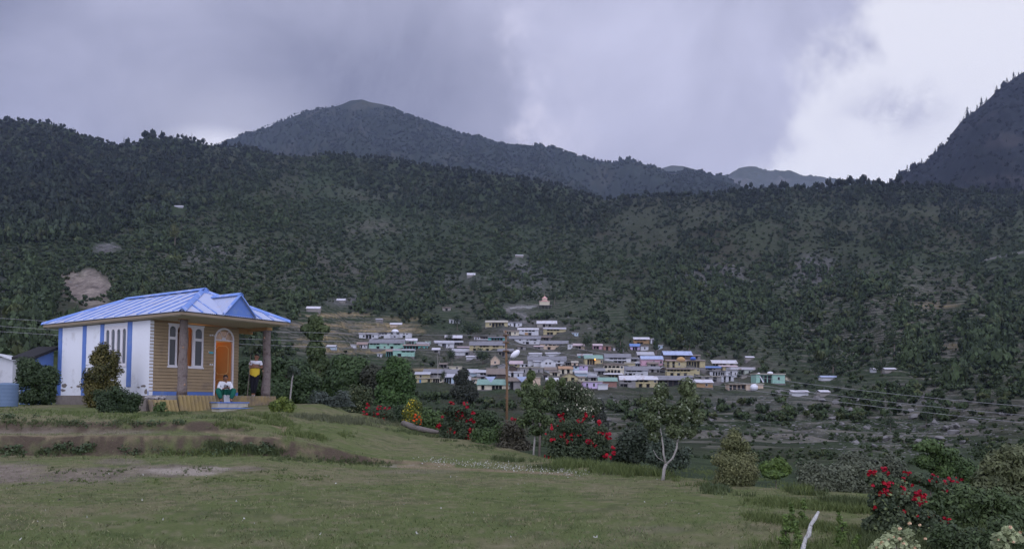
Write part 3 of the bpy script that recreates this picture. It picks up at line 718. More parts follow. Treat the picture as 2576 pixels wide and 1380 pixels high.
# lean-to on the far side and its dark roof
ln_ = empty('lean_to', CL(-.1, -6.7, -.2), math.pi / 2 - TH); tag(ln_, 'blue lean-to shed with dark sloping roof behind the cottage', 'shed')
MB().prism([(0, -.5), (0, 2.0), (-.9, 1.65), (-.9, -.5)], 'y', .02, .7).build('wall', mat('faded_blue_tin', (.11, .19, .42), .7, .15, 3), ln_)
ln_.rotation_euler = (0, 0, math.pi / 2 - TH + .35)
MB().prism([(.1, 2.05), (.1, 2.17), (-1.15, 1.68), (-1.15, 1.56)], 'y', -.15, .9).build('roof', mat('black_roof', (.02, .02, .022), .8, .2, 2), ln_)

# ---------------------------------------------------------------- people
def skin(name, nodes, edges, m, parent, sub=2, root=0):
    """nodes: {key:(x,y,z,r or (rx,ry))}"""
    keys = list(nodes); me = bpy.data.meshes.new(name)
    me.from_pydata([nodes[k][:3] for k in keys], [(keys.index(a), keys.index(b_)) for a, b_ in edges], [])
    o = bpy.data.objects.new(name, me); COL.objects.link(o)
    md = o.modifiers.new('s', 'SKIN'); md.use_smooth_shade = True
    sv = me.skin_vertices[0].data
    for i, k in enumerate(keys):
        r = nodes[k][3]; sv[i].radius = r if isinstance(r, tuple) else (r, r); sv[i].use_root = (i == root)
    o.modifiers.new('u', 'SUBSURF').levels = sub; o.modifiers['u'].render_levels = sub
    dg = bpy.context.evaluated_depsgraph_get(); m2 = bpy.data.meshes.new_from_object(o.evaluated_get(dg))
    bpy.data.objects.remove(o); m2.name = name; m2.materials.clear()
    return link(name, m2, m, parent)
M_SKIN = mat('skin', (.24, .125, .08), .55, .06, 20)
M_HAIR = mat('black_hair', (.012, .010, .010), .5, .2, 30)
def hand(nodes, edges, w, tip, side, pre, curl=(0, 0, -.01)):
    """five fingers from the wrist w towards tip"""
    w = Vector(w); t = Vector(tip); d_ = (t - w); L = d_.length; d_.normalize(); sd = Vector(side).normalized(); cu = Vector(curl)
    pm_ = w + d_ * L * .5; nodes[pre + 'palm'] = (*pm_, (.030, .017)); edges.append((pre + 'w', pre + 'palm'))
    for i, (o_, ln2) in enumerate(((-.027, .62), (-.009, .72), (.009, .68), (.026, .55))):
        a = pm_ + d_ * L * .18 + sd * o_; b_ = pm_ + d_ * L * (.2 + ln2 * .5) + sd * o_ * 1.15 + cu * .5; c_ = pm_ + d_ * L * (.2 + ln2 * .85) + sd * o_ * 1.2 + cu * 1.8
        nodes[pre + 'a%d' % i] = (*a, .010); nodes[pre + 'b%d' % i] = (*b_, .009); nodes[pre + 'c%d' % i] = (*c_, .007)
        edges += [(pre + 'palm', pre + 'a%d' % i), (pre + 'a%d' % i, pre + 'b%d' % i), (pre + 'b%d' % i, pre + 'c%d' % i)]
    a = w + d_ * L * .3 + sd * -.03; b_ = w + d_ * L * .6 + sd * -.052 + cu
    nodes[pre + 't0'] = (*a, .011); nodes[pre + 't1'] = (*b_, .009); edges += [(pre + 'palm', pre + 't0'), (pre + 't0', pre + 't1')]
def face(parent, c, fwd, up, R=.1):
    c = Vector(c); fwd = Vector(fwd).normalized(); up = Vector(up); up = (up - fwd * up.dot(fwd)).normalized(); rt = fwd.cross(up)
    e = MB()
    for s_ in (-1, 1): e.ell(c + fwd * R * .88 + rt * s_ * .034 + up * .005, (.012, .012, .008), 8, 5)
    e.build('eyes', mat('eye_dark', (.02, .015, .012), .3, .1, 5), parent, smooth=True)
    MB().tube([c + fwd * R * .88 + up * .01, c + fwd * (R + .02) + up * -.028, c + fwd * R * .92 + up * -.036], [.008, .015, .01], 6).build('nose', M_SKIN, parent, smooth=True)
    MB().tube([c + fwd * R * .93 + rt * -.024 + up * -.058, c + fwd * (R + .0) + up * -.06, c + fwd * R * .93 + rt * .024 + up * -.058], [.005, .008, .005], 6).build('mouth', mat('lips', (.22, .07, .06), .5, .05, 5), parent, smooth=True)
    ea = MB()
    for s_ in (-1, 1): ea.ell(c + rt * s_ * .082 + up * -.01, (.014, .02, .03), 8, 5)
    ea.build('ears', M_SKIN, parent, smooth=True)
# standing woman: arms crossed, weight on one leg, shoulder against the right-hand post. local: -y towards the camera
st_p = empty('person', CL(3.83, .92, 0)); st_p.rotation_euler = (0, 0, .30)
tag(st_p, 'standing woman in white and yellow t-shirt with folded arms leaning by the veranda post', 'person')
nd = {'pel': (0, 0, .90, (.13, .10)), 'wai': (.02, 0, 1.05, (.125, .09)), 'che': (.05, 0, 1.22, (.15, .10)), 'nk': (.065, 0, 1.40, (.060, .060)), 'hd0': (.072, -.01, 1.475, (.062, .072)), 'hd1': (.08, -.014, 1.545, (.080, .094)), 'hd2': (.085, -.005, 1.60, (.055, .065)),
      'hl': (-.085, 0, .84, .105), 'kl': (-.065, -.02, .46, .060), 'al': (-.05, .03, .09, .042), 'fl': (-.055, -.13, .035, (.035, .028)),
      'hr': (.085, 0, .84, .105), 'kr': (.05, -.05, .46, .060), 'ar': (-.0, .0, .09, .042), 'fr': (.01, -.16, .035, (.035, .028)),
      'sl': (-.13, 0, 1.345, .055), 'el': (-.185, -.03, 1.10, .042), 'lw': (.03, -.20, 1.13, .026),
      'sr': (.23, 0, 1.345, .055), 'er': (.275, -.03, 1.10, .042), 'rw': (.06, -.17, 1.17, .026)}
ed = [('pel', 'wai'), ('wai', 'che'), ('che', 'nk'), ('nk', 'hd0'), ('hd0', 'hd1'), ('hd1', 'hd2'), ('pel', 'hl'), ('hl', 'kl'), ('kl', 'al'), ('al', 'fl'), ('pel', 'hr'), ('hr', 'kr'), ('kr', 'ar'), ('ar', 'fr'),
      ('che', 'sl'), ('sl', 'el'), ('el', 'lw'), ('che', 'sr'), ('sr', 'er'), ('er', 'rw')]
hand(nd, ed, (.03, -.20, 1.13), (.19, -.17, 1.14), (0, 0, 1), 'l'); hand(nd, ed, (.06, -.17, 1.17), (-.11, -.14, 1.17), (0, 0, 1), 'r')
skin('body', nd, ed, M_SKIN, st_p)
face(st_p, (.082, -.01, 1.545), (.25, -1, -.05), (0, 0, 1), .088)
h = MB(); h.ell((.084, .032, 1.600), (.088, .092, .078), 14, 8, .04).ell((.085, .105, 1.56), (.045, .04, .045), 10, 6); h.build('hair', M_HAIR, st_p, smooth=True)
tp = {'q': (.0, -.01, .70, (.20, .17)), 'p': (.0, -.01, .88, (.215, .175)), 'w': (.02, -.01, 1.03, (.205, .165)), 'c': (.05, -.01, 1.17, (.19, .155)), 'n': (.062, 0, 1.36, (.09, .075))}
skin('yellow_shirt_hem', {k: tp[k] for k in 'qpwc'}, [('q', 'p'), ('p', 'w'), ('w', 'c')], mat('yellow_cotton', (.62, .44, .04), .9, .08, 20), st_p)
tw = {'c': (.05, -.006, 1.215, (.172, .136)), 'd': (.055, 0, 1.30, (.165, .115)), 'n': (.064, 0, 1.385, (.075, .065)), 'sl': (-.13, 0, 1.34, .075), 'al': (-.165, -.015, 1.20, .066), 'sr': (.23, 0, 1.34, .075), 'ar': (.26, -.015, 1.20, .066)}
skin('white_shirt_top', tw, [('c', 'd'), ('d', 'n'), ('d', 'sl'), ('sl', 'al'), ('d', 'sr'), ('sr', 'ar')], mat('white_cotton', (.74, .74, .80), .9, .05, 20), st_p)
tr = {'p': (0, 0, .90, (.165, .135)), 'hl': (-.085, 0, .80, .140), 'kl': (-.065, -.02, .46, .095), 'al': (-.05, .03, .10, .070), 'hr': (.085, 0, .80, .140), 'kr': (.05, -.05, .46, .095), 'ar': (0, .0, .10, .070)}
skin('black_trousers', tr, [('p', 'hl'), ('hl', 'kl'), ('kl', 'al'), ('p', 'hr'), ('hr', 'kr'), ('kr', 'ar')], mat('black_cloth', (.012, .012, .018), .95, .1, 20), st_p)
sh = MB(); sh.ell((-.052, -.06, .03), (.045, .12, .035), 10, 6).ell((.008, -.09, .03), (.045, .12, .035), 10, 6); sh.build('shoes', mat('grey_shoe', (.32, .28, .26), .8, .1, 10), st_p, smooth=True)
# seated woman on the veranda edge, feet on the upper step, looking at a phone
se = empty('person', CL(2.30, 1.22, 0)); se.rotation_euler = (0, 0, .42)
tag(se, 'seated woman in white shirt and green trousers looking at a phone on the steps', 'person')
nd = {'pel': (0, .0, .13, (.15, .12)), 'wai': (0, -.02, .28, (.125, .10)), 'che': (0, -.06, .42, (.145, .11)), 'nk': (0, -.10, .56, (.05, .05)), 'hd0': (.005, -.13, .61, (.06, .068)), 'hd1': (.01, -.15, .665, (.074, .088)), 'hd2': (.01, -.14, .72, (.055, .065)),
      'hl': (-.11, -.05, .12, .105), 'kl': (-.30, -.36, .24, .062), 'al': (-.14, -.40, -.14, .040), 'fl': (-.17, -.52, -.19, (.035, .028)),
      'hr': (.11, -.05, .12, .105), 'kr': (.32, -.34, .24, .062), 'ar': (.17, -.40, -.14, .040), 'fr': (.21, -.52, -.19, (.035, .028)),
      'sl': (-.18, -.06, .49, .055), 'el': (-.24, -.16, .27, .042), 'lw': (-.06, -.36, .26, .026),
      'sr': (.18, -.06, .49, .055), 'er': (.24, -.16, .27, .042), 'rw': (.11, -.36, .27, .026)}
ed = [('pel', 'wai'), ('wai', 'che'), ('che', 'nk'), ('nk', 'hd0'), ('hd0', 'hd1'), ('hd1', 'hd2'), ('pel', 'hl'), ('hl', 'kl'), ('kl', 'al'), ('al', 'fl'), ('pel', 'hr'), ('hr', 'kr'), ('kr', 'ar'), ('ar', 'fr'),
      ('che', 'sl'), ('sl', 'el'), ('el', 'lw'), ('che', 'sr'), ('sr', 'er'), ('er', 'rw')]
hand(nd, ed, (-.06, -.36, .26), (.02, -.46, .30), (-1, 0, .3), 'l', (.01, 0, .012)); hand(nd, ed, (.11, -.36, .27), (.07, -.47, .31), (1, 0, .3), 'r', (-.01, 0, .012))
skin('body', nd, ed, M_SKIN, se)
face(se, (.008, -.147, .66), (.08, -1, -.55), (0, -.3, 1), .088)
h = MB(); h.ell((.008, -.098, .715), (.088, .092, .078), 14, 8, .04).ell((-.02, .0, .64), (.06, .07, .06), 10, 6); h.build('hair', M_HAIR, se, smooth=True)
tw = {'p': (0, .0, .14, (.165, .13)), 'w': (0, -.02, .28, (.16, .125)), 'c': (0, -.06, .42, (.17, .125)), 'n': (0, -.09, .53, (.075, .065)), 'sl': (-.18, -.06, .48, .072), 'el': (-.245, -.16, .28, .064), 'lw': (-.10, -.33, .26, .045), 'sr': (.18, -.06, .48, .072), 'er': (.245, -.16, .28, .064), 'rw': (.14, -.33, .265, .045)}
skin('white_shirt', tw, [('p', 'w'), ('w', 'c'), ('c', 'n'), ('c', 'sl'), ('sl', 'el'), ('el', 'lw'), ('c', 'sr'), ('sr', 'er'), ('er', 'rw')], mat('white_linen', (.70, .70, .72), .9, .06, 20), se)
tr = {'p': (0, .0, .115, (.17, .13)), 'hl': (-.12, -.07, .125, .12), 'ml': (-.22, -.22, .19, .115), 'kl': (-.30, -.36, .235, .098), 'cl': (-.22, -.40, .06, .100), 'al': (-.15, -.41, -.11, .070),
      'hr': (.12, -.07, .125, .12), 'mr': (.22, -.22, .19, .115), 'kr': (.32, -.34, .235, .098), 'cr': (.25, -.40, .06, .100), 'ar': (.18, -.41, -.11, .070)}
skin('green_trousers', tr, [('p', 'hl'), ('hl', 'ml'), ('ml', 'kl'), ('kl', 'cl'), ('cl', 'al'), ('p', 'hr'), ('hr', 'mr'), ('mr', 'kr'), ('kr', 'cr'), ('cr', 'ar')], mat('green_cloth', (.012, .11, .075), .9, .1, 20), se)
skin('grey_vest', {'a': (0, -.105, .27, (.07, .06)), 'b': (0, -.135, .44, (.06, .05))}, [('a', 'b')], mat('grey_cloth', (.22, .22, .22), .9, .1, 20), se)
sh = MB(); sh.ell((-.165, -.46, -.205), (.04, .11, .025), 10, 6).ell((.195, -.46, -.205), (.04, .11, .025), 10, 6); sh.build('slippers', mat('dark_slipper', (.06, .06, .09), .8, .1, 10), se, smooth=True)
ph = MB().box(-.035, -.004, -.07, .035, .004, .07).build('phone', mat('phone_black', (.01, .01, .012), .2, .05, 5)); ph.location = se.matrix_basis @ Vector((.055, -.465, .335)); ph.rotation_euler = (-.6, 0, .42)
tag(ph, 'small dark phone held by the seated woman', 'phone')
mw = MB(); mw.box(-.17, -.30, -.30, .17, -.16, .035); cush = mw.build('step_block', mat('white_block', (.6, .6, .58), .8, .1, 5)); cush.location = CL(2.30, 1.25, 0); cush.rotation_euler = (0, 0, math.pi / 2 - TH); cush.scale = (1, .6, 1)
tag(cush, 'low white block the seated woman sits against on the veranda edge', 'block')
sk = MB().tube([CL(3.35, 1.15, 0), CL(3.5, 1.05, .9), CL(3.62, .95, 1.62)], [.016, .014, .012], 6).build('wooden_stick', BARK); tag(sk, 'thin wooden stick leaning beside the standing woman', 'stick')

for o in [o for o in bpy.data.objects if o.type == 'MESH' and o.name.split('.')[0] in ('pane', 'knot', 'plaster_damage', 'wall_fitting', 'paint_splash', 'loose_stone', 'batten', 'eyes', 'ears', 'shoes', 'slippers', 'inner_frame', 'post_cap')]: split_loose(o)
for o in bpy.data.objects:
    nm = o.name.split('.')[0]
    if nm in ('eyes', 'ears', 'shoes', 'slippers'): o.name = nm[:-1]
# ---------------------------------------------------------------- village
REG = {'A': (1300, 1180, 5.152), 'B': (1700, 1180, 5.152), 'C': (1540, 1300, 5.152), 'D': (1950, 1300, 6.44), 'E': (2250, 1250, 6.0), 'F': (2600, 1300, 6.44), 'G': (1100, 1080, 6.2725),
       'H': (1880, 1090, 8.587), 'J': (1900, 1150, 2.342), 'K': (900, 1000, 2.226), 'M': (1200, 500, 1.84), 'R': (2440, 850, 1.84), 'L': (0, 350, 1.84)}
WC = {'W': (.56, .57, .60), 'M': (.30, .50, .41), 'T': (.13, .40, .36), 'Y': (.44, .385, .22), 'C': (.60, .55, .42), 'P': (.56, .34, .42), 'L': (.56, .46, .66), 'G': (.27, .26, .255), 'B': (.30, .17, .14), 'O': (.36, .23, .12), 'D': (.10, .08, .07), 'Q': (.56, .44, .33), 'S': (.30, .28, .25), 'A': (.42, .52, .60), 'N': (.38, .42, .36)}
RC = {'s': (.20, .20, .22), 't': (.40, .41, .45), 'r': (.30, .22, .19), 'b': (.13, .22, .46), 'g': (.20, .32, .27), 'w': (.52, .52, .56), 'k': (.07, .07, .08), 'l': (.36, .42, .58), 'p': (.45, .36, .38), 'n': (.19, .155, .13), 'c': (.42, .39, .33), 'o': (.36, .22, .13)}
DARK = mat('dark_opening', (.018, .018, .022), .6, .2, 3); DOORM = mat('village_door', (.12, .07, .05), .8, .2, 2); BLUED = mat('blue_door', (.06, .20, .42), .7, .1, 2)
PLI = mat('village_stone', (.17, .16, .155), .95, .4, 1.2, bump=.6, bscale=4); FR2 = mat('window_frame', (.5, .5, .52), .7, .1, 3)
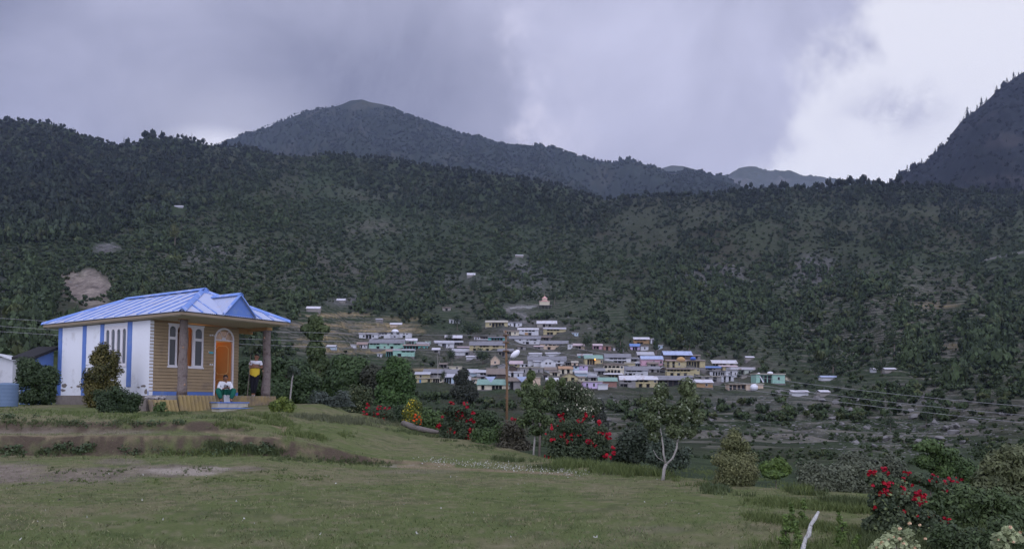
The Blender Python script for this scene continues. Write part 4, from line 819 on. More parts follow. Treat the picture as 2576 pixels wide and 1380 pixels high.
# region, x0, y top, x1, y base, wall, roof colour, roof type (S long slope, F flat, G gable forward, H open shed), band, storeys from the top, name, category, label
HL = """
A 565 90 685 130 G t S 22 ## tin_shed|small tin roofed shed above the ripe wheat field
A 840 155 1060 235 Q w S 32 #### long_shed|long low tan shed under a pale tin roof, uphill of the white terrace row
A 240 350 600 460 W w F 22 #wVVw# white_house|white single storey house at the left end of the upper white row
A 600 335 835 450 W k F 12 VVV#/#V## dark_front_house|two storey house with dark timber upper veranda in the upper white row
A 835 330 1020 450 W k F 10 V#V/#w# white_house|white two storey house with black timber stripes and a water tank on top
A 1020 340 1250 440 W c F 8 #ww#/#V## white_house|bright white house with a square window at the right end of the upper white row
A 80 570 165 640 W w F 10 ## outhouse|tiny white cube outhouse left of the brown roofed cottage
A 195 530 400 645 W r S 40 #wV#w# brown_roof_cottage|white cottage with mossy brown roof beside the long mint house
A 430 470 1105 655 M s S 75 VVV##w#VV#/##V#w#V### mint_house|long mint green two storey house under a grey slate roof
A 1135 455 1355 570 M w S 45 #VV# mint_house|mint green upper house with a square white roof
A 1090 572 1560 685 T r S 20 VVVVV##w teal_house|low teal house with rusty roof below the white roofed mint house
A 1350 538 1590 600 W w S 40 #### roof_shed|flat shed with sagging whitewashed roof behind the teal house
A 1520 500 1610 560 M c F 6 #V# mint_block|small mint green rooftop room beside the teal house
A 895 655 1300 800 M w F 30 ##VVV/#V### mint_house|pale mint two storey house with white fascia, lowest of the green group
A 760 660 890 810 T r S 45 VVV rusty_veranda_house|small veranda house with rusty roof at the foot of the green group
A 590 750 670 810 W w F 6 #V# outhouse|tiny white outhouse alone in the field below the green group
A 1655 640 1795 730 G w S 40 #VV# tin_shed|dark shed with a white tin roof, right of the teal house
A 1690 500 2070 635 W t S 45 #V##VV#w## white_house|low white house with tin roof between the teal house and the yellow slate roofed house
A 1900 395 2225 500 D w S 52 VVVV open_shed|open timber shed with wide white tin roof on the slope
A 2070 505 2240 580 D t S 22 VVV open_shed|small open shed with tin roof below the wide tin roofed shed
A 1980 88 2185 165 W w F 8 #V#V#V# striped_hut|white hut with dark door stripes alone on the slope
B 400 418 520 480 W p F 6 #V#V# striped_hut|pink and white striped hut left of the teal veranda row
B 520 418 670 485 D k F 8 #VV dark_shed|dark timber shed beside the pink striped hut
B 670 425 1010 490 T s S 18 #VVVV# teal_row_house|narrow teal house with white posts left of the utility pole
B 620 112 1045 235 Y c S 30 #wVVVV# yellow_house|yellow farmhouse with dark veranda, highest of the village houses left of the temple path
B 1040 135 1325 235 W s F 18 #w#V#w# white_house|white house with blue trim at the foot of the temple path
B 1615 115 2000 240 S w S 55 ##VwV## stone_house|stone farmhouse with pale tin roof below the temple
B 1745 245 2175 385 Y t S 28 #VVVV##/#VV#V## yellow_house|yellow two storey house with tin roof below the stone farmhouse
B 970 300 1265 395 C n S 15 #AA#w# cream_house|cream house with round arches just right of the pole top
B 1245 255 1645 390 W w S 32 #wVVV#/##OV## white_house|white two storey house with ochre lower wall, next to the arched cream house
B 2290 340 2415 408 A w F 8 #w#w# pale_blue_hut|pale blue hut standing alone at the village's upper right edge
B 1040 412 1680 562 W s S 50 VV#w#wVV#/##w#wV#w# white_house|long white two storey house with slate roof right of the pole
B 1690 412 1895 500 G n S 25 VVV# grey_house|small grey house behind the end of the long white house
B 1680 498 2220 668 Q s S 60 #wVVVV#/##V##w## peach_house|long peach coloured two storey house with a slate roof
B 310 515 1005 698 Y s S 72 #w#VVV#VV#w/#V#w#V#V#w# yellow_house|long yellow two storey house with wide slate roof left of the pole
B 455 480 800 530 G t S 35 ## roof_shed|tin roof showing behind the long yellow slate roofed house
C 800 40 1300 165 W t S 55 ####VV## grey_roof_house|low white house with long grey tin roof below the yellow slate roofed house
C 900 0 1130 60 G p S 45 ## roof_shed|shed with faded pink roof behind the grey tin roofed house
C 1685 38 1985 135 D s S 42 VVVV dark_house|dark open fronted house with slate roof behind the pole
C 1075 172 1265 245 W w S 50 ### tarp_shed|shed covered by a bright white sheet on the slope left of the pole
C 1265 180 1450 240 G n F 10 VV#V low_shed|low grey shed right of the white covered shed
C 1545 172 1715 345 Q c G 90 #w# gable_hut|tan hut with steep pale gable roof left of the pole
B 2210 555 2300 660 W n F 8 #w# white_house|little whitewashed room at the right end of the peach house
B 2300 555 2535 662 Q p S 40 #VV# peach_house|small peach house with pink tin roof right of the long peach house
J 760 325 840 372 P p S 15 VV# pink_hut|pink hut with veranda between the trees behind the green roofed house
J 850 340 916 382 B n F 6 #V# maroon_hut|maroon walled hut beneath the trees
J 935 355 1030 385 W n F 5 #V#V# pale_hut|row of pale sheds right of the maroon hut
E 765 85 1110 240 O w S 45 VVVV#/#VV## ochre_house|ochre two storey house with pale tin roof above the bright blue roof
E 680 232 900 380 L b S 55 #VV# lilac_house|lilac house under a bright blue roof
E 925 262 1090 382 W n F 20 #w# white_cube_house|white cube house beside the bright blue roof
E 1140 110 1245 225 W w F 15 #V# white_hut|small white hut among trees right of the ochre house
E 1275 255 1410 350 A w F 10 #w# pale_hut|pale blue white hut among the trees above the light blue roof
E 845 412 1215 545 S t S 75 VV### tin_roof_house|stone walled house with curling white tin roof below the lilac house
E 1435 398 2080 605 D l S 85 Y#VVVV#Y light_blue_roof_house|dark timber house with a very long light blue tin roof
E 930 505 1410 725 P l S 70 ###w#w pink_house|pink house with grey blue tin roof below the long light blue roof
E 110 458 690 665 W s S 80 #VVVV#/##VVV# slate_roof_house|white two storey house with deep dark verandas and slate roof
E 90 665 535 905 C n F 45 AAAAw/#AAAA# arcade_house|cream two storey house with rows of arches
E 555 640 790 745 Y c F 30 ### yellow_block|pale yellow windowless block behind the slate roof in the village centre
E 795 635 955 745 A t S 35 wVw glazed_room|blue grey room with white framed windows beside the yellow block
E 465 738 1075 945 W s S 85 #VVV#/#wVw#w# white_house|white over yellow two storey house with slate roof in the village centre
E 450 948 800 1205 G w S 95 #VV#/VV## brown_thatch_house|grey house with half white, half brown roof at the lower edge
E 790 955 1295 1205 Y w S 80 VVV#w/#V#V## yellow_house|yellow two storey house under a long white tin roof at the lower edge
E 1335 752 1505 880 D w G 55 V tin_porch|small porch with a pointed white tin roof
E 1500 590 1940 760 Y r S 25 V#V#w## yellow_row_house|yellow row house with an orange dome shaped cover on its roof
E 1940 590 2370 760 Y n S 20 VVVVV## yellow_row_house|yellow row house with open gallery, joined right of the one with the orange cover
E 1510 778 2110 955 Y n S 20 VVVVVVV#/#V#V#V## yellow_gallery_house|yellow two storey house with green gallery in the lower right rows
F 460 322 1060 480 C w S 75 VVVV#V# white_roof_house|house with the large whitewashed and rusty double roof
F 640 445 1065 570 Y p S 30 V#V#V# yellow_house|yellow veranda rooms below the large whitewashed roof
F 150 468 665 575 G b S 35 VVVw# blue_tarp_house|dark house with a faded blue sheet over its roof
F 900 488 1485 668 N w F 60 VVVV#w# green_grey_house|grey green house with wide white parapet at the right end of the village
F 790 565 1090 735 W w F 15 #wA#w# white_house|white house with arched door and large square window below the parapet house
F 400 578 795 695 W k F 15 #AAAVV white_arcade_house|white house with three dark arches in the lower right rows
F 0 520 150 660 Y c F 12 #w/## yellow_house|small yellow two storey house beneath the blue sheeted roof
F 670 688 980 845 W t F 15 #V#V# white_house|white low house with open doorways at the lower right edge
F 0 700 670 835 G c F 15 #V#V#V# frame_house|unfinished grey frame building with pale posts
F -120 788 465 975 O w S 70 VV##w# orange_house|orange yellow house with white tin roof at the lower right edge
E 1290 950 1900 1190 D s S 90 VVVVV dark_house|long dark fronted house with slate roof behind the orchard tree
F 865 880 1685 1045 Q c F 20 VVVV#w## peach_house|long low peach house with flat roof, lowest at the right
F 1505 640 2220 875 M c F 25 #VVV#w# turquoise_house|turquoise house with brown roof edge at the far right of the village
F 2235 730 2345 805 C n F 15 ## outhouse|tiny cream outhouse beside the turquoise house
D 190 228 1110 470 W s S 90 #V#VV#w#/#w#V#V# slate_roof_house|long slate roofed house behind the white gable house
D 220 168 520 236 W w S 50 ## tin_roof_shed|white and rust tin roof left of two above the long slate roof
D 620 168 970 222 W w S 45 ## tin_roof_shed|white tin roof right of two above the long slate roof
D 500 268 860 525 W t G 90 #ww#/#### white_gable_house|bright white two storey house with gable and two large windows
D 330 330 520 470 W t S 20 ### white_wing|plain white wing joined to the bright gable house
D 0 485 560 675 G c F 20 #w#V##w# unfinished_building|unfinished grey building with bare window holes
D 600 488 880 640 W n S 70 ##w brown_roof_hut|white hut with brown thatched roof below the bright gable house
D 720 588 960 700 C n S 20 #VV# cream_shed|cream open shed below the brown thatched hut
D 940 470 1270 650 C o S 60 #V#V# cream_house|cream house with orange roof and green doors
D 1270 450 1430 605 A k F 20 #V#/## blue_grey_house|narrow blue grey house beside the lilac tower
D 1430 442 1640 605 L p F 15 #w#/### lilac_house|tall lilac house with a single square window
D 1330 572 1620 715 A t S 80 #### tin_roof_house|low house with pale tin roof in front of the lilac tower
D 1495 620 1860 725 W w G 50 ### tin_roof_house|wide white tin gable in the middle of the lower rows
D 1390 168 1740 312 T w F 45 #V#V# shop_row|teal shop row with white fascia left of the green roofed yellow house
D 1565 200 1995 425 Y g S 85 #VVV##w green_roof_house|yellow house with green roof and a glowing lamp under its eave
D 1800 518 2050 660 G s S 70 #VV grey_shed|grey shed with a rounded slate roof below the green roofed house
D 100 648 330 835 N s G 80 ### grey_gable_house|pale green hut with dark grey gable right of the pole
D 295 718 490 1060 Q c F 15 ###/#w# beige_block|beige two storey block behind the young trees
D 640 748 915 925 D w S 65 V#V shop_house|dark shop with white tin roof behind the young trees
D 985 640 1400 835 Y r G 95 #V#V# yellow_gable_house|yellow house with brown gable and carved arch
D 1045 828 1500 1005 P n F 25 AAAA arcade_house|dusky pink house with dark arcade at the lower edge
D 1500 818 1990 1005 L c F 25 #w#w## pink_house|bright lilac pink house with two dark windows at the lower edge
D 1890 888 2120 1030 W w F 8 ### white_box_house|plain white box room in front of the pink house
D 1900 740 2335 965 B g S 85 #### brick_house|red brick house with green tin roof at the lower edge
D 2035 645 2475 745 Y w S 60 VVVVV open_shed|open shed with long white tin roof behind the red brick house
C 240 432 900 620 G s S 75 #VVV###/###### slate_roof_house|long slate roofed house at the lower left of the village
C 90 488 365 610 Y t S 40 #w## yellow_house|small yellow house with tin roof, leftmost of the lower group
C 40 598 385 690 Y c F 12 V#B##V yellow_house|yellow house with a blue door, lowest at the left
C 385 598 640 692 C c F 10 #VVVw# cream_house|cream house with brown doors right of the blue door
C 640 522 830 702 A t S 60 VVV# pale_blue_house|pale blue porch house with tin roof behind the dark tree
C 805 510 1165 705 W w G 40 #w## white_house|tall white gabled wall behind the dark tree
C 640 385 980 437 C c F 8 #w##w# cream_parapet_house|cream parapet rising behind the lower left slate roof
C 1070 430 1285 575 A t S 70 ### tin_roof_house|grey blue tin roofs right of the dark tree
C 1280 448 1530 560 W t S 55 #VV# tin_roof_house|white house with tin roof right of the dark tree
C 1470 418 1860 600 D n S 110 VV## brown_roof_house|house under a large patched brown roof left of the pole
C 1690 365 1900 432 G t G 40 ## pale_roof_shed|pale tent shaped roof behind the patched brown roof
C 1880 368 2060 475 D k G 60 ## dark_gable_house|dark gable with black timber right of the pole
C 1880 470 2165 612 W w F 25 #V#w# white_house|white house with mint parapet just right of the pole
C 1910 270 2160 390 Y p S 60 #w# pink_roof_house|yellow house with pink roof beside the street lamp
C 2110 328 2285 402 W w F 8 #V#V# white_room|whitewashed ruined room right of the pink roof
C 1290 630 1900 825 C g S 100 #V##VVV#w green_roof_house|cream house with long green tin roof in front, left of the pole
C 1850 590 2200 830 G n S 70 VV##V brown_roof_house|house with mossy brown roof and pale blue sheets right of the pole
G 310 432 620 545 S w S 50 ### tin_shed|long shed with slanted white tin roof above the ripe fields
G 1020 250 1215 345 S w S 40 ## tin_shed|small tin roofed hut on the bare rock ledge
K 1690 335 1757 368 S n F 8 #V# stone_hut|little stone hut in the scrub left of the temple
K 727 668 795 692 A w S 16 ## tin_shed|white roofed blue hut alone above the tall tree
M 1015 963 1070 990 S w S 14 ## tin_shed|grey tin hut on the middle hillside, lower of two
M 1348 838 1402 852 S w S 9 ## tin_shed|white tin hut on the middle hillside, upper of two
L 1203 774 1260 788 W w S 8 ## mountain_hut|tiny white hut high on the left hillside
R 658 893 712 920 S w S 15 ## tin_shed|small tin roof on the slope above the turquoise house
R 1180 1028 1290 1060 W l S 16 ### tin_shed|white shed with pale blue roof right of the village
R 1618 978 1688 1005 S w S 14 ## tin_shed|tin roofed hut furthest right on the terraces
R 1533 988 1558 1005 W w S 8 ## tin_shed|tiny white box left of the furthest tin roofed hut
R 975 1143 1088 1168 W w S 14 ### sheet_shelter|low white sheeted shelter on the rocky terraces
B 1160 935 1290 1010 G p S 30 #V# small_house|small grey house tucked below the pink roof right of the lamp
B 870 700 1000 800 S k F 12 VV dark_shed|dark stone shed below the slate roofed dark house
B 1240 610 1400 665 G n F 12 #V# stone_room|low stone room below the long white slate roofed house
B 1560 620 1740 665 S p S 22 VV# stone_shed|stone shed with faded roof left of the peach house
D 870 380 1010 480 G s S 35 #V# grey_house|grey house right of the bright gable house
D 1090 360 1250 450 S k F 12 VVV dark_shed|dark open shed left of the green roofed yellow house
D 1250 380 1400 450 Q c S 30 #V# small_house|small tan house below the teal shop row
D 560 700 700 760 G n F 10 VV# stone_room|stone room in front of the brown thatched hut
D 1400 735 1560 830 C n S 40 #w# cream_house|cream house between the yellow gable house and the tin gable
D 1650 700 1900 820 G s S 45 #VV# grey_house|grey slate roofed house behind the lilac pink house
E 700 540 900 640 G s S 30 VV# grey_house|grey shed right of the white house with deep verandas
E 1080 640 1320 760 S n S 40 #VV# stone_house|stone house in front of the pink house
E 1090 740 1340 870 G s S 60 #V#V stone_house|grey stone house left of the pointed tin porch
E 1400 505 1530 600 W s S 30 #V# white_house|white house corner left of the orange dome cover
E 1890 950 2080 1060 W s S 50 #V# white_house|white house with grey roof behind the orchard tree tips
E 2090 480 2260 560 S n S 30 #V# stone_house|stone house behind the blue covered bundle
E 660 1150 790 1210 A t F 10 #V outhouse|pale blue lean-to under the brown and white roof
F 700 610 800 690 G k F 10 VV shed|dark room between the white arches and the white house
F 1090 700 1300 760 S n F 8 #### retaining_wall|long grey retaining wall below the grey green parapet house
C 560 330 700 400 G n S 30 VV shed|low shed in the trees above the cream parapet
C 1290 560 1480 640 G s S 30 #V# grey_house|grey house behind the long green tin roof
C 1160 600 1300 700 C n S 30 #w# small_house|small cream house right of the white gabled wall
C 2200 600 2400 720 C n S 40 #V# small_house|cream house right of the mossy brown roof
C 1960 400 2120 470 G n F 12 #w# grey_house|grey room between pink roof and white parapet house
R 1170 1143 1232 1168 S w S 14 ## sheet_shelter|short grey white shelter right of the long sheeted one
"""
def house(ln):
    spec, label = ln.split('|'); a = spec.split(); reg = REG[a[0]]; x0, yt, x1, yb_ = [float(v) for v in a[1:5]]; wc, rc, rt = a[5:8]; band = float(a[8]); pat = a[9]; name = a[10]
    X0, Yt = src(reg[0] + x0 / reg[2], reg[1] + yt / reg[2]); X1, Yb = src(reg[0] + x1 / reg[2], reg[1] + yb_ / reg[2]); bd = band / reg[2] * .67083
    xc = (X0 + X1) / 2; P = hit(xc, Yb, 100)
    if P is None: print('no hit', label); return
    d = P.y; k = d / FPX; Wd = (X1 - X0) * k; D = max(3.0, min(6.5, Wd * .55)); hw = (Yb - Yt - bd) * k
    if a[0] in 'GKMLR': D = min(D, 4.0)
    Dm = D / (2 if rt == 'S' else 1)
    top = at(xc, Yt, d + Dm).z - P.z
    if rt == 'S': top = max(top, hw + .5)
    if hw < 1.6: hw = 1.6; top = max(top, hw + .6)
    H = empty(name, P, (rnd.random() - .5) * .12); tag(H, label, ' '.join(name.split('_')[-1:]).replace('house', 'house'))
    if a[0] not in 'GKMLR': H['group'] = 'houses of the hillside village'
    else: H['group'] = 'outlying sheds on the hillside'
    rows = pat.split('/'); ns = len(rows); sh = hw / ns; rec = min(1.3, D * .35)
    wall = MB(); wall.box(-Wd / 2, rec, -.3, Wd / 2, D, hw)
    wins = []; posts = []; doors = []
    for r, row in enumerate(rows):
        z0 = hw - sh * (r + 1); z1 = z0 + sh; n = len(row); cw = Wd / n; zf = z0 if z0 > .05 else -.3
        for i, ch in enumerate(row):
            xa = -Wd / 2 + i * cw; xb = xa + cw
            if ch in '#wdBOY':
                wall.box(xa, 0, zf, xb, rec, z1 - .02)
            if ch == 'w':
                ww = min(cw * .5, 1.3); wh = min(sh * .45, 1.3); xm = (xa + xb) / 2; zm = z0 + sh * .55
                wins.append((xm - ww / 2, zm - wh / 2, xm + ww / 2, zm + wh / 2))
            if ch in 'B': doors.append((xa + cw * .2, z0, xb - cw * .2, z0 + sh * .75, BLUED))
            if ch == 'O': doors.append((xa + .02, z0 + .1, xb - .02, z1 - .1, mat('ochre_wall', WC['O'], .9, .1, 2)))
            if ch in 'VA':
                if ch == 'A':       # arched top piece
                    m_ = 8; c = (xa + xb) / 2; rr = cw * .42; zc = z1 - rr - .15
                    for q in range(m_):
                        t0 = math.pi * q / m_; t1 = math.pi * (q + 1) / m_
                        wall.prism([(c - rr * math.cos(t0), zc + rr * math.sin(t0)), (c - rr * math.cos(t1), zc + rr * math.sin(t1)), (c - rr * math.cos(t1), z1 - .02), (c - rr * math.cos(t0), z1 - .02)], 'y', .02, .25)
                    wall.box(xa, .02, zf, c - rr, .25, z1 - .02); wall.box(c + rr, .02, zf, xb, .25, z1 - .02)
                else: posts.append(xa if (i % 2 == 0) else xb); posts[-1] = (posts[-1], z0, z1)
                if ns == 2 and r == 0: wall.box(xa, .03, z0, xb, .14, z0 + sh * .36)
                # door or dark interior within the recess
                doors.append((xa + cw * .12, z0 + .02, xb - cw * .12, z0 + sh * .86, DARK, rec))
        if r > 0 or ns == 1: pass
        if r < ns - 1: wall.box(-Wd / 2 - .1, -.12, z0 - .09, Wd / 2 + .1, rec - .05, z0 + .05)
    wall.build('wall', wallm(WC[wc]), H)
    for q in wins:
        o = MB().box(q[0] - .09, -.05, q[1] - .09, q[2] + .09, .01, q[3] + .09).build('window', FR2, H)
        MB().box(q[0], -.07, q[1], q[2], -.052, q[3]).build('pane', DARK, o)
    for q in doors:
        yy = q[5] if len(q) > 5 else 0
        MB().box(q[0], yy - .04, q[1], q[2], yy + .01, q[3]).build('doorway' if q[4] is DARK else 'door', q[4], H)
    for (px_, z0, z1) in posts:
        px_ = max(min(px_, Wd / 2 - .08), -Wd / 2 + .08)
        MB().box(px_ - .08, .0, z0 if z0 > .05 else -.3, px_ + .08, .16, z1 - .02).build('post', wallm(WC[wc if wc != 'D' else 'S']), H)
    MB().box(-Wd / 2 - .15, -.5, -3.0, Wd / 2 + .15, D + .1, -.02).build('plinth', PLI, H)
    rm = roofm(RC[rc], (.33, .24, .20) if rc in 'tw' else None); ov = .35
    if rt == 'S':
        zr = top; y0, y1 = -.7, D + .3; ym = D / 2; sl = (zr - hw) / ym; ze = hw - .7 * sl * .6
        ze = hw - .10
        m_ = MB().prism([(y0, ze), (ym, zr), (y1, ze), (y1, ze + .1), (ym, zr + .13), (y0, ze + .1)], 'x', -Wd / 2 - ov, Wd / 2 + ov)
        m_.build('roof', rm, H)
        MB().prism([(0.02, hw - .01), (D - .02, hw - .01), (ym, zr - .05)], 'x', -Wd / 2 + .03, Wd / 2 - .03).build('gable_wall', wallm(WC[wc]), H)
    elif rt == 'G':
        zr = max(top, hw + .8)
        MB().prism([(-Wd / 2 - ov, hw - .12), (0, zr), (Wd / 2 + ov, hw - .12), (Wd / 2 + ov, hw), (0, zr + .13), (-Wd / 2 - ov, hw)], 'y', -.4, D + .2).build('roof', rm, H)
        MB().prism([(-Wd / 2, hw), (Wd / 2, hw), (0, zr - .05)], 'y', .0, D).build('gable_wall', wallm(WC[wc]), H)
    else:
        par = max(.18, min(band / reg[2] * .67083 * k, 1.6))
        MB().box(-Wd / 2 - .3, -.45, hw, Wd / 2 + .3, D + .2, hw + par).build('roof', rm, H)
    return H
HOUSES = []
for ln in HL.strip().splitlines():
    o = house(ln)
    if o: HOUSES.append((ln, o))
def findh(s): return next(o for l, o in HOUSES if s in l)
# glowing lamp under the green roof
gl_ = bpy.data.lights.new('eave_lamp', 'POINT'); gl_.energy = 60; gl_.color = (1, .45, .1); gl_.shadow_soft_size = .1
q = findh('glowing lamp'); P = hit(*src(1950 + 1812 / 6.44, 1300 + 420 / 6.44), 100); lp = at(*src(1950 + 1812 / 6.44, 1300 + 298 / 6.44), q.location.y - 1.0)
bl = MB().ell((0, 0, 0), (.42, .42, .42), 10, 8).build('eave_lamp', mat('lamp_glow', (1, .5, .1), .5, .01, 1, emis=((1.0, .38, .06), 2.0)), smooth=True); bl.location = lp
tag(bl, 'small orange lamp glowing under the green roofed yellow house', 'lamp')
lo = bpy.data.objects.new('eave_light', gl_); COL.objects.link(lo); lo.parent = bl; lo.location = (0, -.8, -.1)
# small things on the roofs
def on(reg, x, y, s, name, label, cat, m, shape):
    R_ = REG[reg]; p_ = at(*src(R_[0] + x / R_[2], R_[1] + y / R_[2]), s.location.y + 1.0); mb = MB(); shape(mb); o = mb.build(name, m, smooth=True); o.location = p_; tag(o, label, cat); return o
TANKW = mat('white_tank', (.72, .73, .78), .6, .05, 2)
on('A', 935, 322, findh('water tank on top'), 'water_tank', 'domed white water tank on the upper white row', 'water tank', TANKW, lambda m: m.ell((0, 0, 0), (2.3, 1.6, 1.5), 14, 8))
on('E', 1820, 590, findh('orange dome'), 'dome_cover', 'orange dome shaped cover on a yellow row house roof', 'dome', mat('orange_cover', (.46, .29, .13), .8, .1, 2), lambda m: m.ell((0, 0, 0), (2.3, 1.6, 1.6), 14, 8))
on('E', 2090, 560, findh('open gallery'), 'blue_bundle', 'bright blue covered bundle on the yellow gallery roof', 'bundle', mat('blue_cover', (.06, .14, .5), .7, .1, 2), lambda m: m.ell((0, 0, 0), (1.6, 1.0, .9), 9, 5, .3))
on('F', 1580, 655, findh('turquoise'), 'water_tank', 'small white tank on the left end of the turquoise house roof', 'water tank', TANKW, lambda m: m.ell((0, 0, 0), (.8, .8, .7), 10, 6))
on('F', 1855, 628, findh('turquoise'), 'water_tank', 'wide white tank on the right part of the turquoise house roof', 'water tank', TANKW, lambda m: m.ell((0, 0, 0), (1.4, .9, .7), 10, 6))
o = MB().ell((0, 0, 1.2), (1.6, 1.6, 1.5), 14, 8).build('water_tank', TANKW, smooth=True); o.location = hit(*src(2600 + 1465 / 6.44, 1300 + 1050 / 6.44), 100); tag(o, 'large round white tank in front of the low peach house', 'water tank')
o = MB(); o.add([(-.1, 0, 0), (.5, 0, -.1), (2.4, .3, -3.2), (1.7, .3, -3.2)], [(0, 1, 2, 3)]); o.add([(-.1, .1, 0), (.5, .1, -.1), (2.4, .4, -3.2), (1.7, .4, -3.2)], [(3, 2, 1, 0)]); o = o.build('hung_cloth', TANKW)
o.location = at(*src(2600 + 1600 / 6.44, 1300 + 700 / 6.44), findh('turquoise').location.y - .6); tag(o, 'white cloth hanging from the turquoise house', 'cloth')
for x, y, lb in ((680, 1215, 'left'), (1290, 1210, 'right')):
    R_ = REG['C']; yy = findh('mossy brown roof and').location.y - 1.2
    p_ = at(*src(1540 + (1545 if lb == 'left' else 2145) / 5.152, 1300 + 625 / 5.152), yy)
    m_ = MB().add([(-2.2, 0, 1), (2.0, 0, 1.1), (.2, -.5, -1.2), (-2.2, .12, 1), (2.0, .12, 1.1), (.2, -.38, -1.2)], [(0, 2, 1), (3, 4, 5), (0, 1, 4, 3), (1, 2, 5, 4), (2, 0, 3, 5)])
    o = m_.build('roof_sheet', roofm(RC['l'])); o.location = p_; tag(o, 'pale blue sheet at the %s end of the mossy brown roof' % lb, 'sheet')
# temple on posts with path wall
tx, ty = A8(1415, 455); P = hit(*A8(1415, 590), 200); d = P.y; k = d / FPX * .67083 / 8.587
T = empty('temple', P); tag(T, 'small cream and pink hillside temple with tiered roof standing on posts', 'temple')
TQ = lambda x, y: ((x - 1415) * k, (600 - y) * k)
zf = (590 - 455) * k
mC = wallm((.66, .60, .46)); mP = wallm((.60, .36, .32))
for xx in (1190, 1280, 1400, 1510, 1610): MB().box((xx - 1415) * k - .2, .0, -2, (xx - 1415) * k + .2, .4, zf - .3).build('post', PLI, T)
MB().box((1180 - 1415) * k, -.3, zf - .35, (1640 - 1415) * k, 6, zf).build('platform', PLI, T)
w0, w1 = (1232 - 1415) * k, (1555 - 1415) * k; zt = (590 - 335) * k
b_ = MB(); b_.box(w0, 1.2, zf, w1, 5.5, zt)
n = 4; cw = (w1 - w0) / n
for i in range(n):
    xa = w0 + i * cw; c = xa + cw / 2; rr = cw * .33; zc = zt - rr - .35
    for q in range(8):
        t0 = math.pi * q / 8; t1 = math.pi * (q + 1) / 8
        b_.prism([(c - rr * math.cos(t0), zc + rr * math.sin(t0)), (c - rr * math.cos(t1), zc + rr * math.sin(t1)), (c - rr * math.cos(t1), zt - .01), (c - rr * math.cos(t0), zt - .01)], 'y', .6, .8)
    b_.box(xa, .6, zf, c - rr, .8, zt - .01); b_.box(c + rr, .6, zf, xa + cw, .8, zt - .01)
b_.build('hall', mC, T)
cx0 = (w0 + w1) / 2 + .1
MB().box(w0 - .4, .3, zt, w1 + .3, 5.8, zt + .35).build('eave', mP, T)
zt2 = (590 - 235) * k
MB().prism([(cx0 - 3.2, zt + .35), (cx0 + 3.2, zt + .35), (cx0 + 2.0, zt + 1.3), (cx0 - 2.0, zt + 1.3)], 'y', 1.0, 5.0).build('lower_roof', mP, T)
MB().box(cx0 - 1.9, 1.6, zt + 1.3, cx0 - .8, 4.4, zt2).box(cx0 + .8, 1.6, zt + 1.3, cx0 + 1.9, 4.4, zt2).box(cx0 - .8, 2.6, zt + 1.3, cx0 + .8, 4.4, zt2).build('upper_shrine', mC, T)
MB().add([(cx0 - 2.5, 1.2, zt2), (cx0 + 2.5, 1.2, zt2), (cx0 + 2.5, 4.9, zt2), (cx0 - 2.5, 4.9, zt2), (cx0, 3, zt2 + 2.3)], [(0, 1, 2, 3), (0, 4, 1), (1, 4, 2), (2, 4, 3), (3, 4, 0)]).build('upper_roof', mP, T)
MB().tube([(cx0, 3, zt2 + 2.0), (cx0, 3, zt2 + 4.2)], [.16, .06], 6).build('finial', mP, T)
pts = [A8(1150, 478), A8(700, 508), A8(280, 550)]; wl = MB(); vv = [hit(p_[0], p_[1] + 2, 200) for p_ in pts]
for a, b2 in zip(vv, vv[1:]):
    for s_ in range(6):
        p0 = a.lerp(b2, s_ / 6); p1 = a.lerp(b2, (s_ + 1) / 6)
        wl.add([(p0.x, p0.y, p0.z - 1.5), (p1.x, p1.y, p1.z - 1.5), (p1.x, p1.y, p1.z + .75), (p0.x, p0.y, p0.z + .75), (p0.x, p0.y + .6, p0.z - 1.5), (p1.x, p1.y + .6, p1.z - 1.5), (p1.x, p1.y + .6, p1.z + .75), (p0.x, p0.y + .6, p0.z + .75)],
               [(0, 1, 2, 3), (7, 6, 5, 4), (3, 2, 6, 7)])
tag(wl.build('path_wall', mat('pale_wall', (.34, .35, .33), .9, .2, 1)), 'long pale parapet wall leading left from the temple', 'wall')
# ---------------------------------------------------------------- foliage
def unit(n):
    v = RS.normal(size=(n, 3)); return v / np.linalg.norm(v, axis=1, keepdims=True)
def leaves(clumps, n, size, ca, cb, up=.3, elong=1.6, shell=.45, cc=None, ccp=.0):
    """clumps: rows (x,y,z,rx,ry,rz) -> quads scattered through their volume"""
    cl = np.array(clumps, float); wt = (cl[:, 3] * cl[:, 5]); wt /= wt.sum()
    i = RS.choice(len(cl), n, p=wt); u = unit(n); r = RS.rand(n) ** shell
    c = cl[i, :3] + u * cl[i, 3:] * r[:, None]
    nrm = u + .7 * unit(n) + np.array([0, -.2, up]); nrm /= np.linalg.norm(nrm, axis=1, keepdims=True)
    a = np.cross(nrm, unit(n)); a /= np.linalg.norm(a, axis=1, keepdims=True) + 1e-9; b = np.cross(nrm, a)
    s = size * (.55 + .9 * RS.rand(n))[:, None]
    a = a * s * .5 * elong; b = b * s * .5
    V = np.stack([c - a, c - b * 1.0 + a * .1, c + a, c + b + a * .1], 1).reshape(-1, 3)
    F = np.arange(4 * n).reshape(n, 4)
    clm = RS.rand(len(cl))[i]; k = np.clip(.55 * RS.rand(n) + .55 * clm - .05, 0, 1)[:, None]
    col = np.array(ca) * (1 - k) + np.array(cb) * k
    if cc is not None:
        m = RS.rand(n) < ccp; col[m] = np.array(cc)
    col = col * (.75 + .5 * RS.rand(n))[:, None]
    return V, F, np.repeat(col, 4, 0)
def cat_(L):
    V = []; F = []; C_ = []; b = 0
    for v, f, c in L: V.append(v); F.append(f + b); C_.append(c); b += len(v)
    return np.concatenate(V), np.concatenate(F), np.concatenate(C_)
